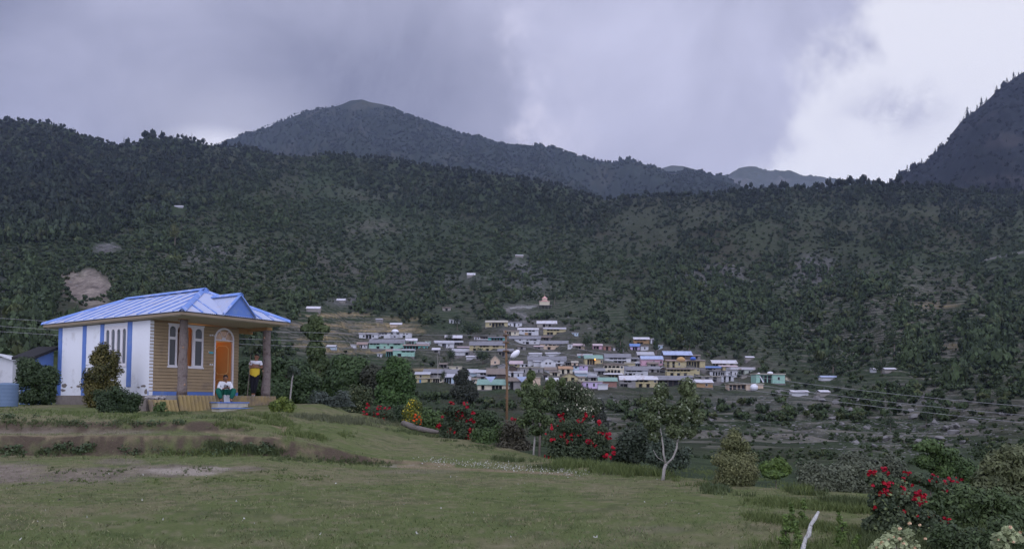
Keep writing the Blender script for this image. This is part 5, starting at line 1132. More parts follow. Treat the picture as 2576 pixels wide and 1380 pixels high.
G_DK = ((.020, .036, .016), (.045, .072, .026)); G_MD = ((.032, .058, .019), (.080, .128, .038)); G_BR = ((.055, .095, .022), (.120, .180, .040))
G_OL = ((.070, .075, .028), (.150, .140, .055)); G_BL = ((.036, .052, .036), (.075, .100, .066)); G_YL = ((.085, .10, .022), (.20, .20, .04)); G_PL = ((.12, .15, .07), (.34, .38, .20)); G_RS = ((.022, .038, .018), (.065, .085, .040)); G_GY = ((.062, .075, .046), (.130, .145, .092))
def subclumps(c, r, n, k=.42, power=.6, jit=.3):
    out = []
    for _ in range(n):
        u = unit(1)[0]; q = rnd.random() ** power * (1 - k * .7)
        s = k * (1 - jit + 2 * jit * rnd.random())
        out.append((c[0] + u[0] * r[0] * q, c[1] + u[1] * r[1] * q, c[2] + u[2] * r[2] * q, r[0] * s, r[1] * s, r[2] * s))
    return out
def plant(name, label, cat, px, d, pal, n, size, base=None, trunk=None, tcol=None, group=None, ry=.8, elong=1.6, shell=.4, extra=None, cc=None, ccp=0.0, leafpart='crown'):
    """px: clumps in photograph measure (x, y, rx[, ry]) at distance d; rooted on the ground at base"""
    k = d / FPX
    cl = []
    for q in px:
        p_ = at(q[0], q[1], d); rx = q[2] * k; rz = (q[3] if len(q) > 3 else q[2]) * k
        dy = (rnd.random() - .5) * rx * .8
        cl.append((p_.x, p_.y + dy, p_.z, rx, rx * ry, rz))
    bx = base if base else (px[0][0], None)
    bp = at(bx[0], 1000, d); gz = ground(bp.x, bp.y); root = Vector((bp.x, bp.y, gz))
    E_ = empty(name, root); tag(E_, label, cat, group)
    lo = np.array(cl); lo[:, :3] -= np.array(root)
    if cat != 'tree' and extra is None:        # foliage down to the ground
        zb = lo[:, 2].max(); ex_ = [(q[0] * .8, q[1], q[2] * .35, q[3] * .9, q[4] * .9, max(q[5], q[2] * .4)) for q in lo if q[2] < zb * .7]
        if ex_: lo = np.concatenate([lo, ex_])
    sub = []; n = int(n * 2.1); size = size * .66
    for q in lo: sub += [tuple(q)] + subclumps(q[:3], q[3:] * 1.12, 4, .5)
    V, F_, C_ = leaves(sub, n, size, pal[0], pal[1], elong=elong, shell=shell, cc=cc, ccp=ccp)
    V[:, 2] = np.maximum(V[:, 2], 0.0 - .05)
    link(leafpart, npmesh(leafpart, V, F_, C_), FOLN, E_)
    tb = MB(); r0 = trunk or .014
    order = sorted(range(len(lo)), key=lambda i: -lo[i][3] * lo[i][5])
    m0 = lo[:, :3].mean(0)
    if extra is None:
        fork = Vector((m0[0] * .3, m0[1] * .3, max(m0[2] - lo[:, 5].max() * .9, m0[2] * .35)))
        tb.tube([(0, 0, -.2), fork * .5 + Vector((r0, 0, 0)), fork], [r0 * 1.15, r0, r0 * .85], 8)
        for i in order[:7]:
            c = Vector(lo[i][:3]); mid_ = fork.lerp(c, .5) + Vector((r0 * 2 * (rnd.random() - .5), 0, r0 * 2)); tb.tube([fork * .97, mid_, c], [r0 * .6, r0 * .4, r0 * .15], 6)
    else:
        for path_, rr in extra:
            tb.tube([at(x, y, d) - root for x, y in path_], [v * k for v in rr], 9)
    tb.build('trunk' if cat == 'tree' else 'stem', tcol or BARK, E_, smooth=True)
    return E_, sub
def hedge(x0, x1, y0, y1, n, r):
    return [(x0 + (x1 - x0) * rnd.random(), y0 + (y1 - y0) * rnd.random(), r * (.7 + .6 * rnd.random())) for _ in range(n)]
def ballpx(x, y, rx, ry, n=14, k=.45):
    o = []
    for i in range(n):
        a = rnd.random() * 6.283; q = rnd.random() ** .5 * (1 - k * .8); s = k * (.7 + .5 * rnd.random()); o.append((x + rx * q * math.cos(a), y + ry * q * math.sin(a), rx * s, ry * s))
    return o
# bushes about the cottage
plant('round_bush', 'large rounded dark green bush between the blue water drum and the cottage', 'bush', ballpx(90, 950, 62, 55, 16, .42), 29.0, G_DK, 9000, .085, base=(90, 0))
plant('upright_shrub', 'tall olive conifer shrub against the white cottage side wall', 'shrub', [(260, 880, 18, 24), (252, 905, 28, 26), (268, 930, 34, 28), (248, 940, 34, 30), (250, 970, 42, 30), (262, 985, 40, 24), (232, 965, 26, 30), (288, 900, 16, 26), (236, 900, 14, 18)], 28.0, ((.028, .036, .010), (.125, .105, .028)), 9000, .075, base=(255, 0))
plant('dome_bush', 'low dome shaped dark bush in front of the cottage corner', 'bush', ballpx(295, 1005, 64, 40, 16, .45), 25.4, G_DK, 8000, .065, base=(295, 0))
plant('citrus_bush', 'small bright green round bush at the right end of the veranda', 'bush', ballpx(710, 1022, 34, 30, 12, .45), 26.8, ((.035, .065, .012), (.15, .19, .035)), 4200, .07, base=(710, 0))
plant('leafy_weed', 'loose leafy weed by the broken end of the yellow skirt', 'plant', [(405, 1022, 18, 14), (395, 1038, 16, 10), (418, 1040, 14, 8)], 25.4, G_MD, 700, .08, base=(405, 0), leafpart='foliage')
# mid distance trees at the edge of the garden
T = 'tree'
plant('tall_tree', 'tall slim tree with two stacked crowns right of the cottage', T, [(795, 812, 20, 20), (775, 828, 20, 14), (812, 828, 18, 14), (795, 845, 20, 16), (795, 880, 24, 24), (800, 912, 28, 26), (790, 945, 30, 26), (805, 965, 34, 24)], 62, ((.030, .050, .018), (.075, .100, .035)), 7500, .30, base=(797, 0), trunk=.22)
plant('bright_tree', 'full bright green tree, tallest of the clump in front of the mint houses', T, [(1000, 925, 36, 30), (985, 955, 40, 34), (1015, 960, 36, 34), (1000, 995, 44, 36), (975, 1020, 38, 30), (1025, 1020, 34, 32)], 44, ((.028, .058, .016), (.062, .115, .030)), 10000, .17, base=(1000, 0), trunk=.14)
plant('walnut_tree', 'broad mid green tree left of the bright green tree', T, [(875, 925, 44, 34), (850, 955, 40, 34), (900, 950, 40, 36), (870, 985, 50, 36), (835, 975, 30, 26)], 48, ((.022, .042, .016), (.055, .092, .030)), 9000, .19, base=(870, 0), trunk=.15)
plant('dark_tree', 'dark brownish tree squeezed between the two green trees', T, [(940, 945, 34, 30), (950, 975, 34, 32), (930, 1000, 34, 30), (945, 1030, 34, 26)], 47, ((.018, .022, .014), (.045, .050, .030)), 7000, .16, base=(942, 0), trunk=.14)
plant('spreading_tree', 'dark spreading tree directly right of the right-hand veranda post', T, [(740, 930, 40, 30), (700, 950, 36, 30), (765, 965, 44, 34), (715, 985, 44, 34), (770, 1000, 40, 26), (690, 915, 26, 20)], 43, ((.018, .034, .014), (.045, .075, .026)), 9500, .17, base=(735, 0), trunk=.15)
plant('dark_undergrowth_tree', 'low dark tree seen below the eave between the veranda posts', T, [(625, 930, 30, 30), (610, 965, 32, 28), (645, 975, 30, 24), (660, 930, 24, 24)], 46, G_DK, 4500, .17, base=(630, 0), trunk=.12)
plant('vine_post_plant', 'pale climbing plant hanging over a bent bare stem right of the porch', 'plant', [(738, 928, 13, 10), (730, 940, 9, 12), (748, 935, 9, 8)], 32, G_BL, 500, .09, base=(733, 0), extra=[([(733, 1045), (730, 1000), (734, 960), (740, 925)], [2.5, 2.2, 2, 1.5])], tcol=BARKW, leafpart='foliage')
plant('grey_green_shrub', 'soft grey green shrub mass behind the lawn edge right of the veranda', 'shrub', hedge(765, 885, 1000, 1045, 14, 24), 32.5, ((.040, .055, .042), (.075, .092, .072)), 8000, .085, base=(825, 0))
plant('flowering_shrub', 'shrub with pale yellow green tips below the dark brown tree', 'shrub', hedge(870, 935, 985, 1040, 10, 24), 36, ((.030, .045, .020), (.085, .105, .045)), 5500, .10, base=(900, 0), cc=(.30, .30, .15), ccp=.04)
plant('low_shrub', 'dark low shrub behind the leftmost rose bushes', 'shrub', hedge(950, 1090, 1030, 1065, 12, 24), 34, G_DK, 6000, .10, base=(1010, 0))
plant('yellow_shrub', 'slender shrub with yellow leaves right of the leftmost roses', 'shrub', [(1040, 1015, 16, 16), (1030, 1035, 18, 18), (1045, 1045, 18, 18), (1028, 1060, 18, 14), (1055, 1022, 9, 12)], 29.5, ((.040, .060, .018), (.13, .15, .03)), 2600, .07, base=(1036, 0), cc=(.50, .40, .03), ccp=.16)
plant('village_side_bush', 'dark bush mass between the yellow shrub and the tall rose bush', 'bush', hedge(1060, 1110, 1040, 1095, 8, 24), 31, G_MD, 4500, .10, base=(1085, 0))
plant('dark_round_bush', 'dark round bush right of the tall rose bush, below the cedar', 'bush', hedge(1160, 1235, 1035, 1090, 12, 26), 31, G_DK, 6500, .10, base=(1195, 0))
plant('green_bush', 'mid green bush at the lawn edge between tall rose bush and pole', 'bush', hedge(1190, 1265, 1085, 1135, 10, 22), 26.2, G_MD, 5500, .075, base=(1225, 0))
plant('brown_bush', 'brownish twiggy bush at the foot of the utility pole', 'bush', hedge(1250, 1320, 1060, 1150, 14, 24), 25.4, ((.040, .036, .026), (.085, .080, .050)), 6500, .07, base=(1285, 0))
plant('small_fir', 'small dark tree standing before the lower left houses', T, [(1167, 938, 15, 14), (1160, 955, 20, 16), (1172, 972, 26, 20), (1152, 985, 22, 18), (1182, 992, 24, 20), (1165, 1006, 26, 18)], 130, ((.016, .022, .016), (.042, .048, .032)), 5000, .36, base=(1165, 0), trunk=.3)
plant('small_round_tree', 'small round dark green tree below the lower left houses', T, [(1172, 1025, 14, 12), (1165, 1040, 20, 14), (1180, 1045, 18, 14)], 70, G_DK, 2200, .22, base=(1172, 0), trunk=.12)
plant('sapling', 'slender sapling with pale trunk left of the big rose bush', T, [(1345, 985, 26, 22), (1325, 1010, 24, 22), (1365, 1020, 26, 22), (1342, 1045, 30, 22), (1318, 1060, 20, 18), (1375, 1060, 20, 18), (1350, 1080, 22, 16), (1310, 985, 14, 12), (1392, 990, 14, 16)], 23.5, ((.038, .060, .022), (.085, .115, .045)), 2700, .075, base=(1342, 0), tcol=BARKW,
      extra=[([(1341, 1170), (1343, 1130), (1346, 1095)], [3.0, 2.4, 2.1]), ([(1346, 1095), (1338, 1050), (1332, 1005)], [2.6, 2, 1]), ([(1346, 1098), (1358, 1060), (1364, 1010)], [2.4, 1.8, 1])])
plant('blossom_shrub', 'dense shrub dotted with pale blossoms above the big rose bush', 'shrub', [(1430, 985, 36, 26), (1400, 1010, 34, 26), (1460, 1000, 34, 28), (1490, 1020, 26, 24), (1425, 1030, 40, 24), (1470, 1035, 36, 20), (1400, 970, 20, 18)], 37, ((.024, .040, .018), (.075, .092, .045)), 8000, .10, base=(1440, 0), cc=(.42, .40, .30), ccp=.045)
plant('yellow_green_tree', 'thin leafy young tree whose tips overlap the beige block in the village', T, [(1335, 945, 13, 16), (1325, 968, 16, 14), (1385, 965, 14, 16), (1372, 985, 18, 16), (1415, 960, 10, 12)], 36, ((.045, .070, .024), (.10, .135, .045)), 1800, .10, base=(1355, 0), trunk=.05)
plant('dark_shrub', 'dark shrub between the big rose bush and the orchard tree', 'shrub', hedge(1550, 1640, 1085, 1165, 16, 26), 24.5, ((.020, .032, .020), (.050, .066, .040)), 7500, .085, base=(1600, 0))
plant('bluish_shrub', 'bluish leafy shrub behind the orchard tree trunk', 'shrub', hedge(1640, 1740, 1110, 1170, 12, 22), 23, G_BL, 5000, .085, base=(1700, 0))
plant('lone_cypress', 'single dark narrow tree on the slope right of the blossom shrub', T, [(1510, 1020, 11, 16), (1508, 1045, 17, 18), (1514, 1070, 19, 18)], 75, ((.020, .026, .020), (.042, .048, .034)), 2200, .24, base=(1512, 0), trunk=.15)
# orchard tree with the pale forked trunk
plant('orchard_tree', 'young orchard tree with whitish forked trunk standing on the lawn', T,
      [(1665, 982, 20, 26), (1650, 1015, 26, 22), (1690, 1045, 34, 28), (1728, 972, 24, 26), (1738, 1010, 28, 24), (1752, 1048, 22, 22), (1640, 1060, 24, 22), (1700, 1085, 28, 20), (1622, 1045, 16, 16), (1738, 1085, 18, 16), (1648, 1095, 18, 14), (1618, 1005, 9, 9), (1715, 1030, 26, 26)],
      16.9, ((.034, .052, .020), (.100, .125, .052)), 6500, .062, base=(1667, 0), tcol=BARKW,
      extra=[([(1666, 1216), (1669, 1196), (1671, 1178), (1676, 1166)], [4.8, 4.0, 4.2, 4.0]), ([(1675, 1168), (1669, 1140), (1668, 1120), (1660, 1070), (1655, 1000)], [2.8, 2.5, 2.2, 1.4, .7]), ([(1676, 1167), (1692, 1152), (1702, 1128), (1704, 1108), (1722, 1050), (1730, 980)], [2.8, 2.5, 2.4, 2.0, 1.4, .6]), ([(1671, 1160), (1654, 1150), (1643, 1130)], [1.1, .8, .4])], cc=(.22, .25, .17), ccp=.08)
plant('conical_bush', 'thick olive green conical bush with a rounded top on the lawn edge', 'bush', [(1848, 1092, 20, 20), (1835, 1112, 26, 20), (1862, 1118, 26, 22), (1848, 1135, 40, 24), (1830, 1155, 38, 26), (1875, 1155, 34, 26), (1850, 1175, 48, 28), (1825, 1190, 34, 22), (1880, 1190, 30, 22), (1850, 1208, 40, 20)], 16.0, ((.070, .082, .030), (.175, .180, .078)), 15000, .036, base=(1850, 0), elong=1.9)
plant('green_tuft_bush', 'bright yellow green feathery bush right of the conical bush', 'bush', [(1935, 1175, 24, 16), (1955, 1168, 22, 18), (1972, 1180, 18, 14), (1945, 1190, 30, 12)], 21, G_BR, 2600, .07, base=(1950, 0), elong=3)
plant('leggy_bush', 'grey green leggy bush mass in the middle right behind the lawn', 'bush', hedge(2010, 2200, 1175, 1240, 26, 30), 15.5, G_GY, 15000, .045, base=(2100, 0), elong=2.2)
plant('leggy_bush', 'darker twiggy bush between the leggy bush and the red roses', 'bush', hedge(2110, 2260, 1150, 1225, 16, 28), 17.5, ((.040, .050, .032), (.095, .108, .068)), 9000, .055, base=(2180, 0), elong=2.2)
plant('vine_bush', 'fresh green arching bush on the slope above the red roses', 'bush', [(2340, 1120, 34, 18), (2375, 1145, 38, 20), (2410, 1165, 40, 22), (2440, 1190, 36, 26), (2380, 1180, 36, 24), (2330, 1160, 30, 20), (2310, 1125, 18, 10)], 20, G_MD, 7500, .075, base=(2390, 0))
plant('right_edge_bush', 'tall feathery olive green bush at the right edge of the garden', 'bush', [(2540, 1140, 34, 26), (2510, 1170, 40, 30), (2560, 1180, 40, 34), (2500, 1210, 46, 34), (2555, 1235, 50, 36), (2470, 1240, 36, 30), (2520, 1270, 50, 34), (2590, 1150, 30, 34), (2600, 1220, 40, 40)], 12.5, ((.045, .058, .026), (.130, .145, .065)), 15000, .045, base=(2530, 0), elong=2.6)
plant('weedy_bush', 'mid green weedy bush filling the corner right of the big roses', 'bush', hedge(2330, 2600, 1250, 1330, 26, 34), 10.6, ((.030, .050, .018), (.075, .110, .038)), 12000, .046, base=(2450, 0), elong=2.2)
plant('weedy_bush', 'dark green ground bush at the bottom right corner', 'bush', hedge(2350, 2620, 1330, 1400, 20, 34), 8.6, ((.022, .036, .014), (.055, .085, .030)), 12000, .036, base=(2480, 0), elong=2.0)

# roses
def blossom(seed, c, n=16):
    r = np.random.RandomState(seed); V = []; F_ = []
    for i in range(n):
        a = r.rand() * 6.283; t = r.rand() ** .7 * 1.25; dr = np.array([math.cos(a) * math.sin(t), math.sin(a) * math.sin(t), math.cos(t)])
        sd = np.cross(dr, r.normal(size=3)); sd /= np.linalg.norm(sd); up_ = np.cross(sd, dr); ctr = dr * .45 + np.array([0, 0, -.1])
        b = len(V); V += [tuple(ctr - sd * .38 - up_ * .3), tuple(ctr + sd * .38 - up_ * .3), tuple(ctr + sd * .3 + up_ * .42 + dr * .12), tuple(ctr - sd * .3 + up_ * .42 + dr * .12)]; F_.append((b, b + 1, b + 2, b + 3))
    return npmesh('blossom', V, F_)
M_RED = mat('red_petal', (.42, .007, .022), .6, .3, 9.0); M_RED2 = mat('crimson_petal', (.34, .006, .025), .6, .3, 9); M_ORG = mat('orange_petal', (.75, .10, .01), .6, .2, 9); M_YEL = mat('yellow_petal', (.75, .55, .03), .6, .2, 9); M_BUD = mat('pale_bud', (.60, .42, .26), .7, .2, 9)
BL = []
for s_ in range(3):
    for mm in (M_RED, M_RED2):
        b_ = blossom(s_, None); b_.materials.append(mm); BL.append(b_)
def mk(m_): b_ = blossom(9, None, 12); b_.materials.append(m_); return b_
B_ORG, B_YEL, B_BUD = mk(M_ORG), mk(M_YEL), mk(M_BUD)
def rosebush(label, px, d, n, size, fl, nrand, base, fs=.055, spread=None, pal=G_RS, elong=1.4, bm=None, leafpart='foliage', name='rose_bush', cc=None, ccp=0):
    e_, sub = plant(name, label, 'rose bush', px, d, pal, n, size, base=base, leafpart=leafpart, elong=elong, cc=cc, ccp=ccp)
    root = e_.location; k = d / FPX; pos_ = []
    for x, y, r in fl:
        for _ in range(max(1, int(r * 1.9))):
            p_ = at(x + (rnd.random() - .5) * 13 * (r > 1), y + (rnd.random() - .5) * 12 * (r > 1), d); pos_.append(p_ + Vector((0, -min(q[3] for q in px[:1] if len(q) > 3) * k * .5 - .05 if len(px[0]) > 3 else -.2, 0)) - root)
    for _ in range(nrand):
        q = sub[rnd.randrange(len(sub))]; u = unit(1)[0]; u[1] = -abs(u[1])
        pos_.append(Vector((q[0] + u[0] * q[3], q[1] + u[1] * q[4], max(q[2] + u[2] * q[5], .1))))
    for i, p_ in enumerate(pos_[:100]):
        o = bpy.data.objects.new('blossom', bm or BL[rnd.randrange(6)]); COL.objects.link(o); o.parent = e_; o.location = p_
        s_ = fs * .68 * (.6 + .7 * rnd.random()); o.scale = (s_, s_, s_); o.rotation_euler = (rnd.random() * 1.2, (rnd.random() - .5) * 1.6, rnd.random() * 6)
    return e_
rosebush('big rose bush with many red blossoms in the middle of the lawn edge', [(1440, 1070, 46, 30), (1400, 1100, 36, 34), (1455, 1105, 50, 36), (1500, 1100, 36, 32), (1420, 1135, 46, 28), (1480, 1135, 46, 28), (1520, 1125, 24, 26)], 22.8, 9500, .065,
    [(1410, 1042, 3), (1412, 1052, 3), (1450, 1055, 2), (1462, 1058, 2), (1478, 1040, 2), (1490, 1047, 1), (1505, 1060, 3), (1384, 1072, 2), (1402, 1070, 1), (1372, 1090, 1), (1413, 1093, 4), (1425, 1072, 1), (1390, 1105, 2), (1430, 1108, 3), (1440, 1095, 2), (1455, 1092, 2), (1472, 1112, 2), (1492, 1118, 4), (1484, 1107, 3), (1510, 1082, 2), (1528, 1096, 5), (1542, 1125, 2), (1538, 1140, 4), (1520, 1148, 3), (1532, 1152, 2), (1375, 1148, 2), (1378, 1128, 1), (1396, 1118, 1), (1505, 1135, 3), (1470, 1128, 1)], 12, (1455, 0), .10)
rosebush('tall rose bush with red blossoms between yellow shrub and pole', [(1145, 1030, 34, 18), (1150, 1050, 40, 22), (1130, 1070, 30, 22), (1165, 1070, 30, 24), (1148, 1090, 34, 20)], 27.3, 4500, .08,
    [(1137, 1015, 4), (1172, 1018, 4), (1130, 1033, 3), (1148, 1040, 4), (1165, 1035, 2), (1190, 1038, 2), (1115, 1048, 1), (1188, 1058, 4), (1170, 1055, 2), (1132, 1079, 5), (1130, 1088, 2), (1186, 1083, 3), (1174, 1100, 2), (1172, 1110, 2), (1105, 1070, 3), (1152, 1060, 2), (1158, 1048, 2)], 6, (1150, 0), .11)
rosebush('leftmost rose bush with dark red blossoms at the end of the lawn', [(940, 1035, 24, 16), (950, 1050, 26, 12), (930, 1050, 18, 12)], 29.6, 2600, .075, [(925, 1020, 2), (955, 1024, 3), (920, 1040, 3), (945, 1035, 3), (938, 1050, 4), (948, 1055, 2), (925, 1052, 2)], 6, (940, 0), .10)
rosebush('small rose bush touching the leftmost one on its right side', [(975, 1040, 18, 16), (982, 1055, 16, 12)], 29.2, 1700, .075, [(976, 1030, 3), (972, 1040, 3), (982, 1035, 2), (970, 1055, 3), (988, 1045, 1)], 4, (978, 0), .10)
rosebush('orange flowering plant below the yellow shrub', [(1046, 1050, 9, 8), (1052, 1062, 10, 8)], 28.6, 350, .07, [(1045, 1052, 3), (1051, 1048, 2), (1055, 1065, 2), (1060, 1055, 1)], 0, (1050, 0), .10, bm=B_ORG, pal=G_MD, name='flowering_plant')
rosebush('single red bloomed plant just right of the utility pole foot', [(1290, 1060, 10, 9)], 26, 300, .07, [(1291, 1052, 3)], 0, (1290, 0), .10, pal=G_MD)
rosebush('nearest large rose bush with bright red blossoms on the right', [(2200, 1205, 26, 22), (2235, 1215, 34, 26), (2260, 1245, 44, 34), (2215, 1260, 36, 36), (2290, 1280, 40, 30), (2240, 1300, 50, 36), (2320, 1300, 40, 24), (2350, 1320, 40, 22), (2220, 1330, 44, 34), (2280, 1340, 50, 34), (2390, 1330, 24, 18)], 9.8, 11000, .048,
    [(2182, 1186, 3), (2192, 1187, 2), (2212, 1180, 2), (2222, 1190, 2), (2186, 1218, 1), (2215, 1215, 2), (2232, 1210, 2), (2220, 1225, 3), (2210, 1232, 3), (2205, 1240, 3), (2222, 1238, 2), (2262, 1225, 3), (2264, 1235, 3), (2260, 1240, 2), (2285, 1218, 1), (2298, 1237, 3), (2290, 1250, 4), (2310, 1248, 3), (2312, 1253, 2), (2303, 1236, 2), (2305, 1267, 2), (2192, 1275, 2), (2247, 1270, 1), (2263, 1283, 1), (2294, 1295, 2), (2330, 1293, 2), (2350, 1310, 2), (2365, 1303, 3), (2376, 1308, 2), (2360, 1322, 3), (2425, 1313, 1), (2416, 1336, 3), (2432, 1342, 2), (2412, 1346, 2), (2385, 1340, 1), (2205, 1310, 2), (2203, 1322, 1), (2240, 1345, 2), (2195, 1370, 1)], 10, (2270, 0), .046, cc=(.12, .15, .06), ccp=.1)
rosebush('farther red rose branches reaching right behind the nearest rose bush', [(2330, 1205, 40, 16), (2360, 1220, 34, 18), (2300, 1200, 24, 14)], 12.4, 2600, .055, [(2270, 1184, 2), (2282, 1190, 2), (2268, 1204, 2), (2340, 1196, 2), (2350, 1196, 1), (2330, 1205, 1), (2378, 1200, 1), (2370, 1212, 3), (2385, 1208, 2), (2400, 1205, 2), (2368, 1228, 2), (2410, 1204, 1), (2320, 1215, 1), (2345, 1210, 1)], 8, (2340, 0), .05)
rosebush('pale leaved rose with cream buds at the bottom of the photo', [(2255, 1335, 12, 14), (2245, 1350, 24, 14), (2225, 1365, 26, 12), (2285, 1345, 16, 18), (2205, 1378, 22, 12), (2270, 1370, 20, 20), (2300, 1375, 14, 16)], 6.3, 620, .050, [(2277, 1312, 1), (2302, 1316, 1), (2252, 1325, 1), (2225, 1352, 1), (2238, 1345, 1), (2208, 1360, 1), (2252, 1350, 1), (2316, 1350, 1), (2290, 1372, 1), (2195, 1372, 1), (2262, 1362, 1)], 0, (2255, 0), .03, bm=B_BUD, pal=G_PL, elong=1.3)
rosebush('pale leaved rose with cream buds in the bottom right corner', [(2530, 1335, 16, 14), (2510, 1350, 16, 14), (2550, 1350, 20, 14), (2525, 1372, 24, 14)], 6.3, 380, .050, [(2528, 1322, 1), (2552, 1334, 1), (2498, 1352, 1), (2535, 1358, 1), (2510, 1378, 1), (2564, 1345, 1)], 0, (2530, 0), .03, bm=B_BUD, pal=G_PL, elong=1.3)

# ---------------------------------------------------------------- far trees, one lumpy leafy crown each
def proto_round(seed, nq=46, dark=.75):
    r = np.random.RandomState(seed); L = []
    cl = [(0, 0, .55, .42, .42, .40)] + [(.38 * math.cos(a), .38 * math.sin(a), .35 + .35 * r.rand(), .26, .26, .24) for a in np.linspace(0, 6.28, 6)[:5] + r.rand()]
    cl = np.array(cl); i = r.randint(0, len(cl), nq); u = r.normal(size=(nq, 3)); u /= np.linalg.norm(u, axis=1, keepdims=True)
    c = cl[i, :3] + u * cl[i, 3:] * .95
    nr_ = u + .35 * r.normal(size=(nq, 3)); nr_ /= np.linalg.norm(nr_, axis=1, keepdims=True)
    a = np.cross(nr_, r.normal(size=(nq, 3))); a /= np.linalg.norm(a, axis=1, keepdims=True); b = np.cross(nr_, a); s = (.15 + .12 * r.rand(nq))[:, None]
    V = np.stack([c - a * s, c - b * s, c + a * s, c + b * s], 1).reshape(-1, 3); F_ = np.arange(4 * nq).reshape(-1, 4)
    C_ = np.repeat((.75 + .5 * r.rand(nq)), 4)
    # core
    cv = []; cf = []
    for (x, y, z, rx, ry, rz) in cl[:4]:
        b0 = len(cv); 
        for (p_, q_, t_) in ((1, 0, 0), (-1, 0, 0), (0, 1, 0), (0, -1, 0), (0, 0, 1), (0, 0, -1)): cv.append((x + p_ * rx * .85, y + q_ * ry * .85, z + t_ * rz * .85))
        for (i0, i1, i2) in ((0, 2, 4), (2, 1, 4), (1, 3, 4), (3, 0, 4), (2, 0, 5), (1, 2, 5), (3, 1, 5), (0, 3, 5)): cf.append((b0 + i0, b0 + i1, b0 + i2, b0 + i2))
    # quads only: split the core triangles into degenerate-free quads by adding mid points
    cv = np.array(cv); qf = []; ex = list(map(tuple, cv))
    for t0, t1, t2, _ in cf:
        m_ = len(ex); ex.append(tuple((cv[t0] + cv[t2]) / 2)); qf.append((t0, t1, t2, m_))
    V2 = np.array(ex); F2 = np.array(qf) + len(V)
    # trunk
    V3 = np.array([(-.035, 0, -.3), (.035, 0, -.3), (.03, 0, .4), (-.03, 0, .4), (0, -.035, -.3), (0, .035, -.3), (0, .03, .4), (0, -.03, .4)]); F3 = np.array([(0, 1, 2, 3), (4, 5, 6, 7)]) + len(V) + len(V2)
    return np.concatenate([V, V2, V3]), np.concatenate([F_, F2, F3]), np.concatenate([C_, np.full(len(V2), dark), np.full(8, .6)])
def proto_con(seed, layers=7, nb=7, wide=.2):
    r = np.random.RandomState(seed); V = []; F_ = []
    for l in range(layers):
        z = .12 + .86 * l / layers; R_ = wide * (1 - l / layers) ** .8 * (.8 + .4 * r.rand()) + .02
        for k in range(nb):
            a = 6.283 * (k + r.rand()) / nb; rr = R_ * (.6 + .6 * r.rand()); w_ = .28; b = len(V)
            V += [(0, 0, z + .12), (rr * math.cos(a - w_), rr * math.sin(a - w_), z - .02), (rr * 1.15 * math.cos(a), rr * 1.15 * math.sin(a), z - .05), (rr * math.cos(a + w_), rr * math.sin(a + w_), z - .02)]; F_.append((b, b + 1, b + 2, b + 3))
    b = len(V); V += [(-.014, 0, -.1), (.014, 0, -.1), (.006, 0, 1), (-.006, 0, 1), (0, -.014, -.1), (0, .014, -.1), (0, .006, 1), (0, -.006, 1)]; F_ += [(b, b + 1, b + 2, b + 3), (b + 4, b + 5, b + 6, b + 7)]
    return np.array(V, float), np.array(F_), np.full(len(V), 1.0)
def proto_low(seed):
    return proto_round(seed, 20, .8)
PR = [proto_round(s_) for s_ in range(5)]; PC = [proto_con(s_) for s_ in range(4)]; PL_ = [proto_round(s_ + 20, 26) for s_ in range(4)]
def bake(name, items, label=None, kind='stuff', cat=None):
    """items: (x,y,z, radius, height, (r,g,b), proto) -> ONE object for a wood that reads as one mass"""
    L = []
    for x, y, z, r, h, c, pr in items:
        v, f_, q = pr; a = rnd.random() * 6.283; ca, sa = math.cos(a), math.sin(a)
        P_ = np.empty_like(v); P_[:, 0] = x + r * (v[:, 0] * ca - v[:, 1] * sa); P_[:, 1] = y + r * (v[:, 0] * sa + v[:, 1] * ca); P_[:, 2] = z + h * v[:, 2]
        L.append((P_, f_, q[:, None] * np.array(c)[None]))
    V, F_, C_ = cat_(L); o = link(name, npmesh(name, V, F_, C_), FOL); tag(o, label, cat, kind=kind); return o
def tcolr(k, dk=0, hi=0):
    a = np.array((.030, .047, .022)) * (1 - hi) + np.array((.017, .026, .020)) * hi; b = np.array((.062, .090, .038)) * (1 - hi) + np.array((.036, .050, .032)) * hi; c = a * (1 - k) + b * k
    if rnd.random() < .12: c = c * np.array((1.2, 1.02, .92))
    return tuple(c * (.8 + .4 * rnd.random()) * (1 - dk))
NPX = lambda x, y, s, sd, oc=3: float(fbm(np.array([x / s]), np.array([y / s]), sd, oc)[0])
def inv(x, y, L):
    return any(((x - a) / c) ** 2 + ((y - b) / e) ** 2 < 1 for a, b, c, e in L)
CLEAR = [(222, 720, 58, 36), (225, 690, 25, 14), (870, 835, 170, 45), (270, 625, 40, 14), (1000, 835, 90, 10), (1320, 845, 60, 12), (1400, 775, 60, 14), (1330, 780, 60, 22)]
HRECT = []
for ln, o in HOUSES:
    a = ln.split('|')[0].split(); rg = REG[a[0]]; X0, Y0 = src(rg[0] + float(a[1]) / rg[2], rg[1] + float(a[2]) / rg[2]); X1, Y1 = src(rg[0] + float(a[3]) / rg[2], rg[1] + float(a[4]) / rg[2]); HRECT.append((X0 - 3, Y0, X1 + 3, Y1 + 13))
def clear_of_houses(x, y, r, h):
    for a, b, c, e in HRECT:
        if x + r > a and x - r < c and y > b and y - h < e: return False
    return True
trees = []; scrub = []
rxy = RS.rand(95000, 2)
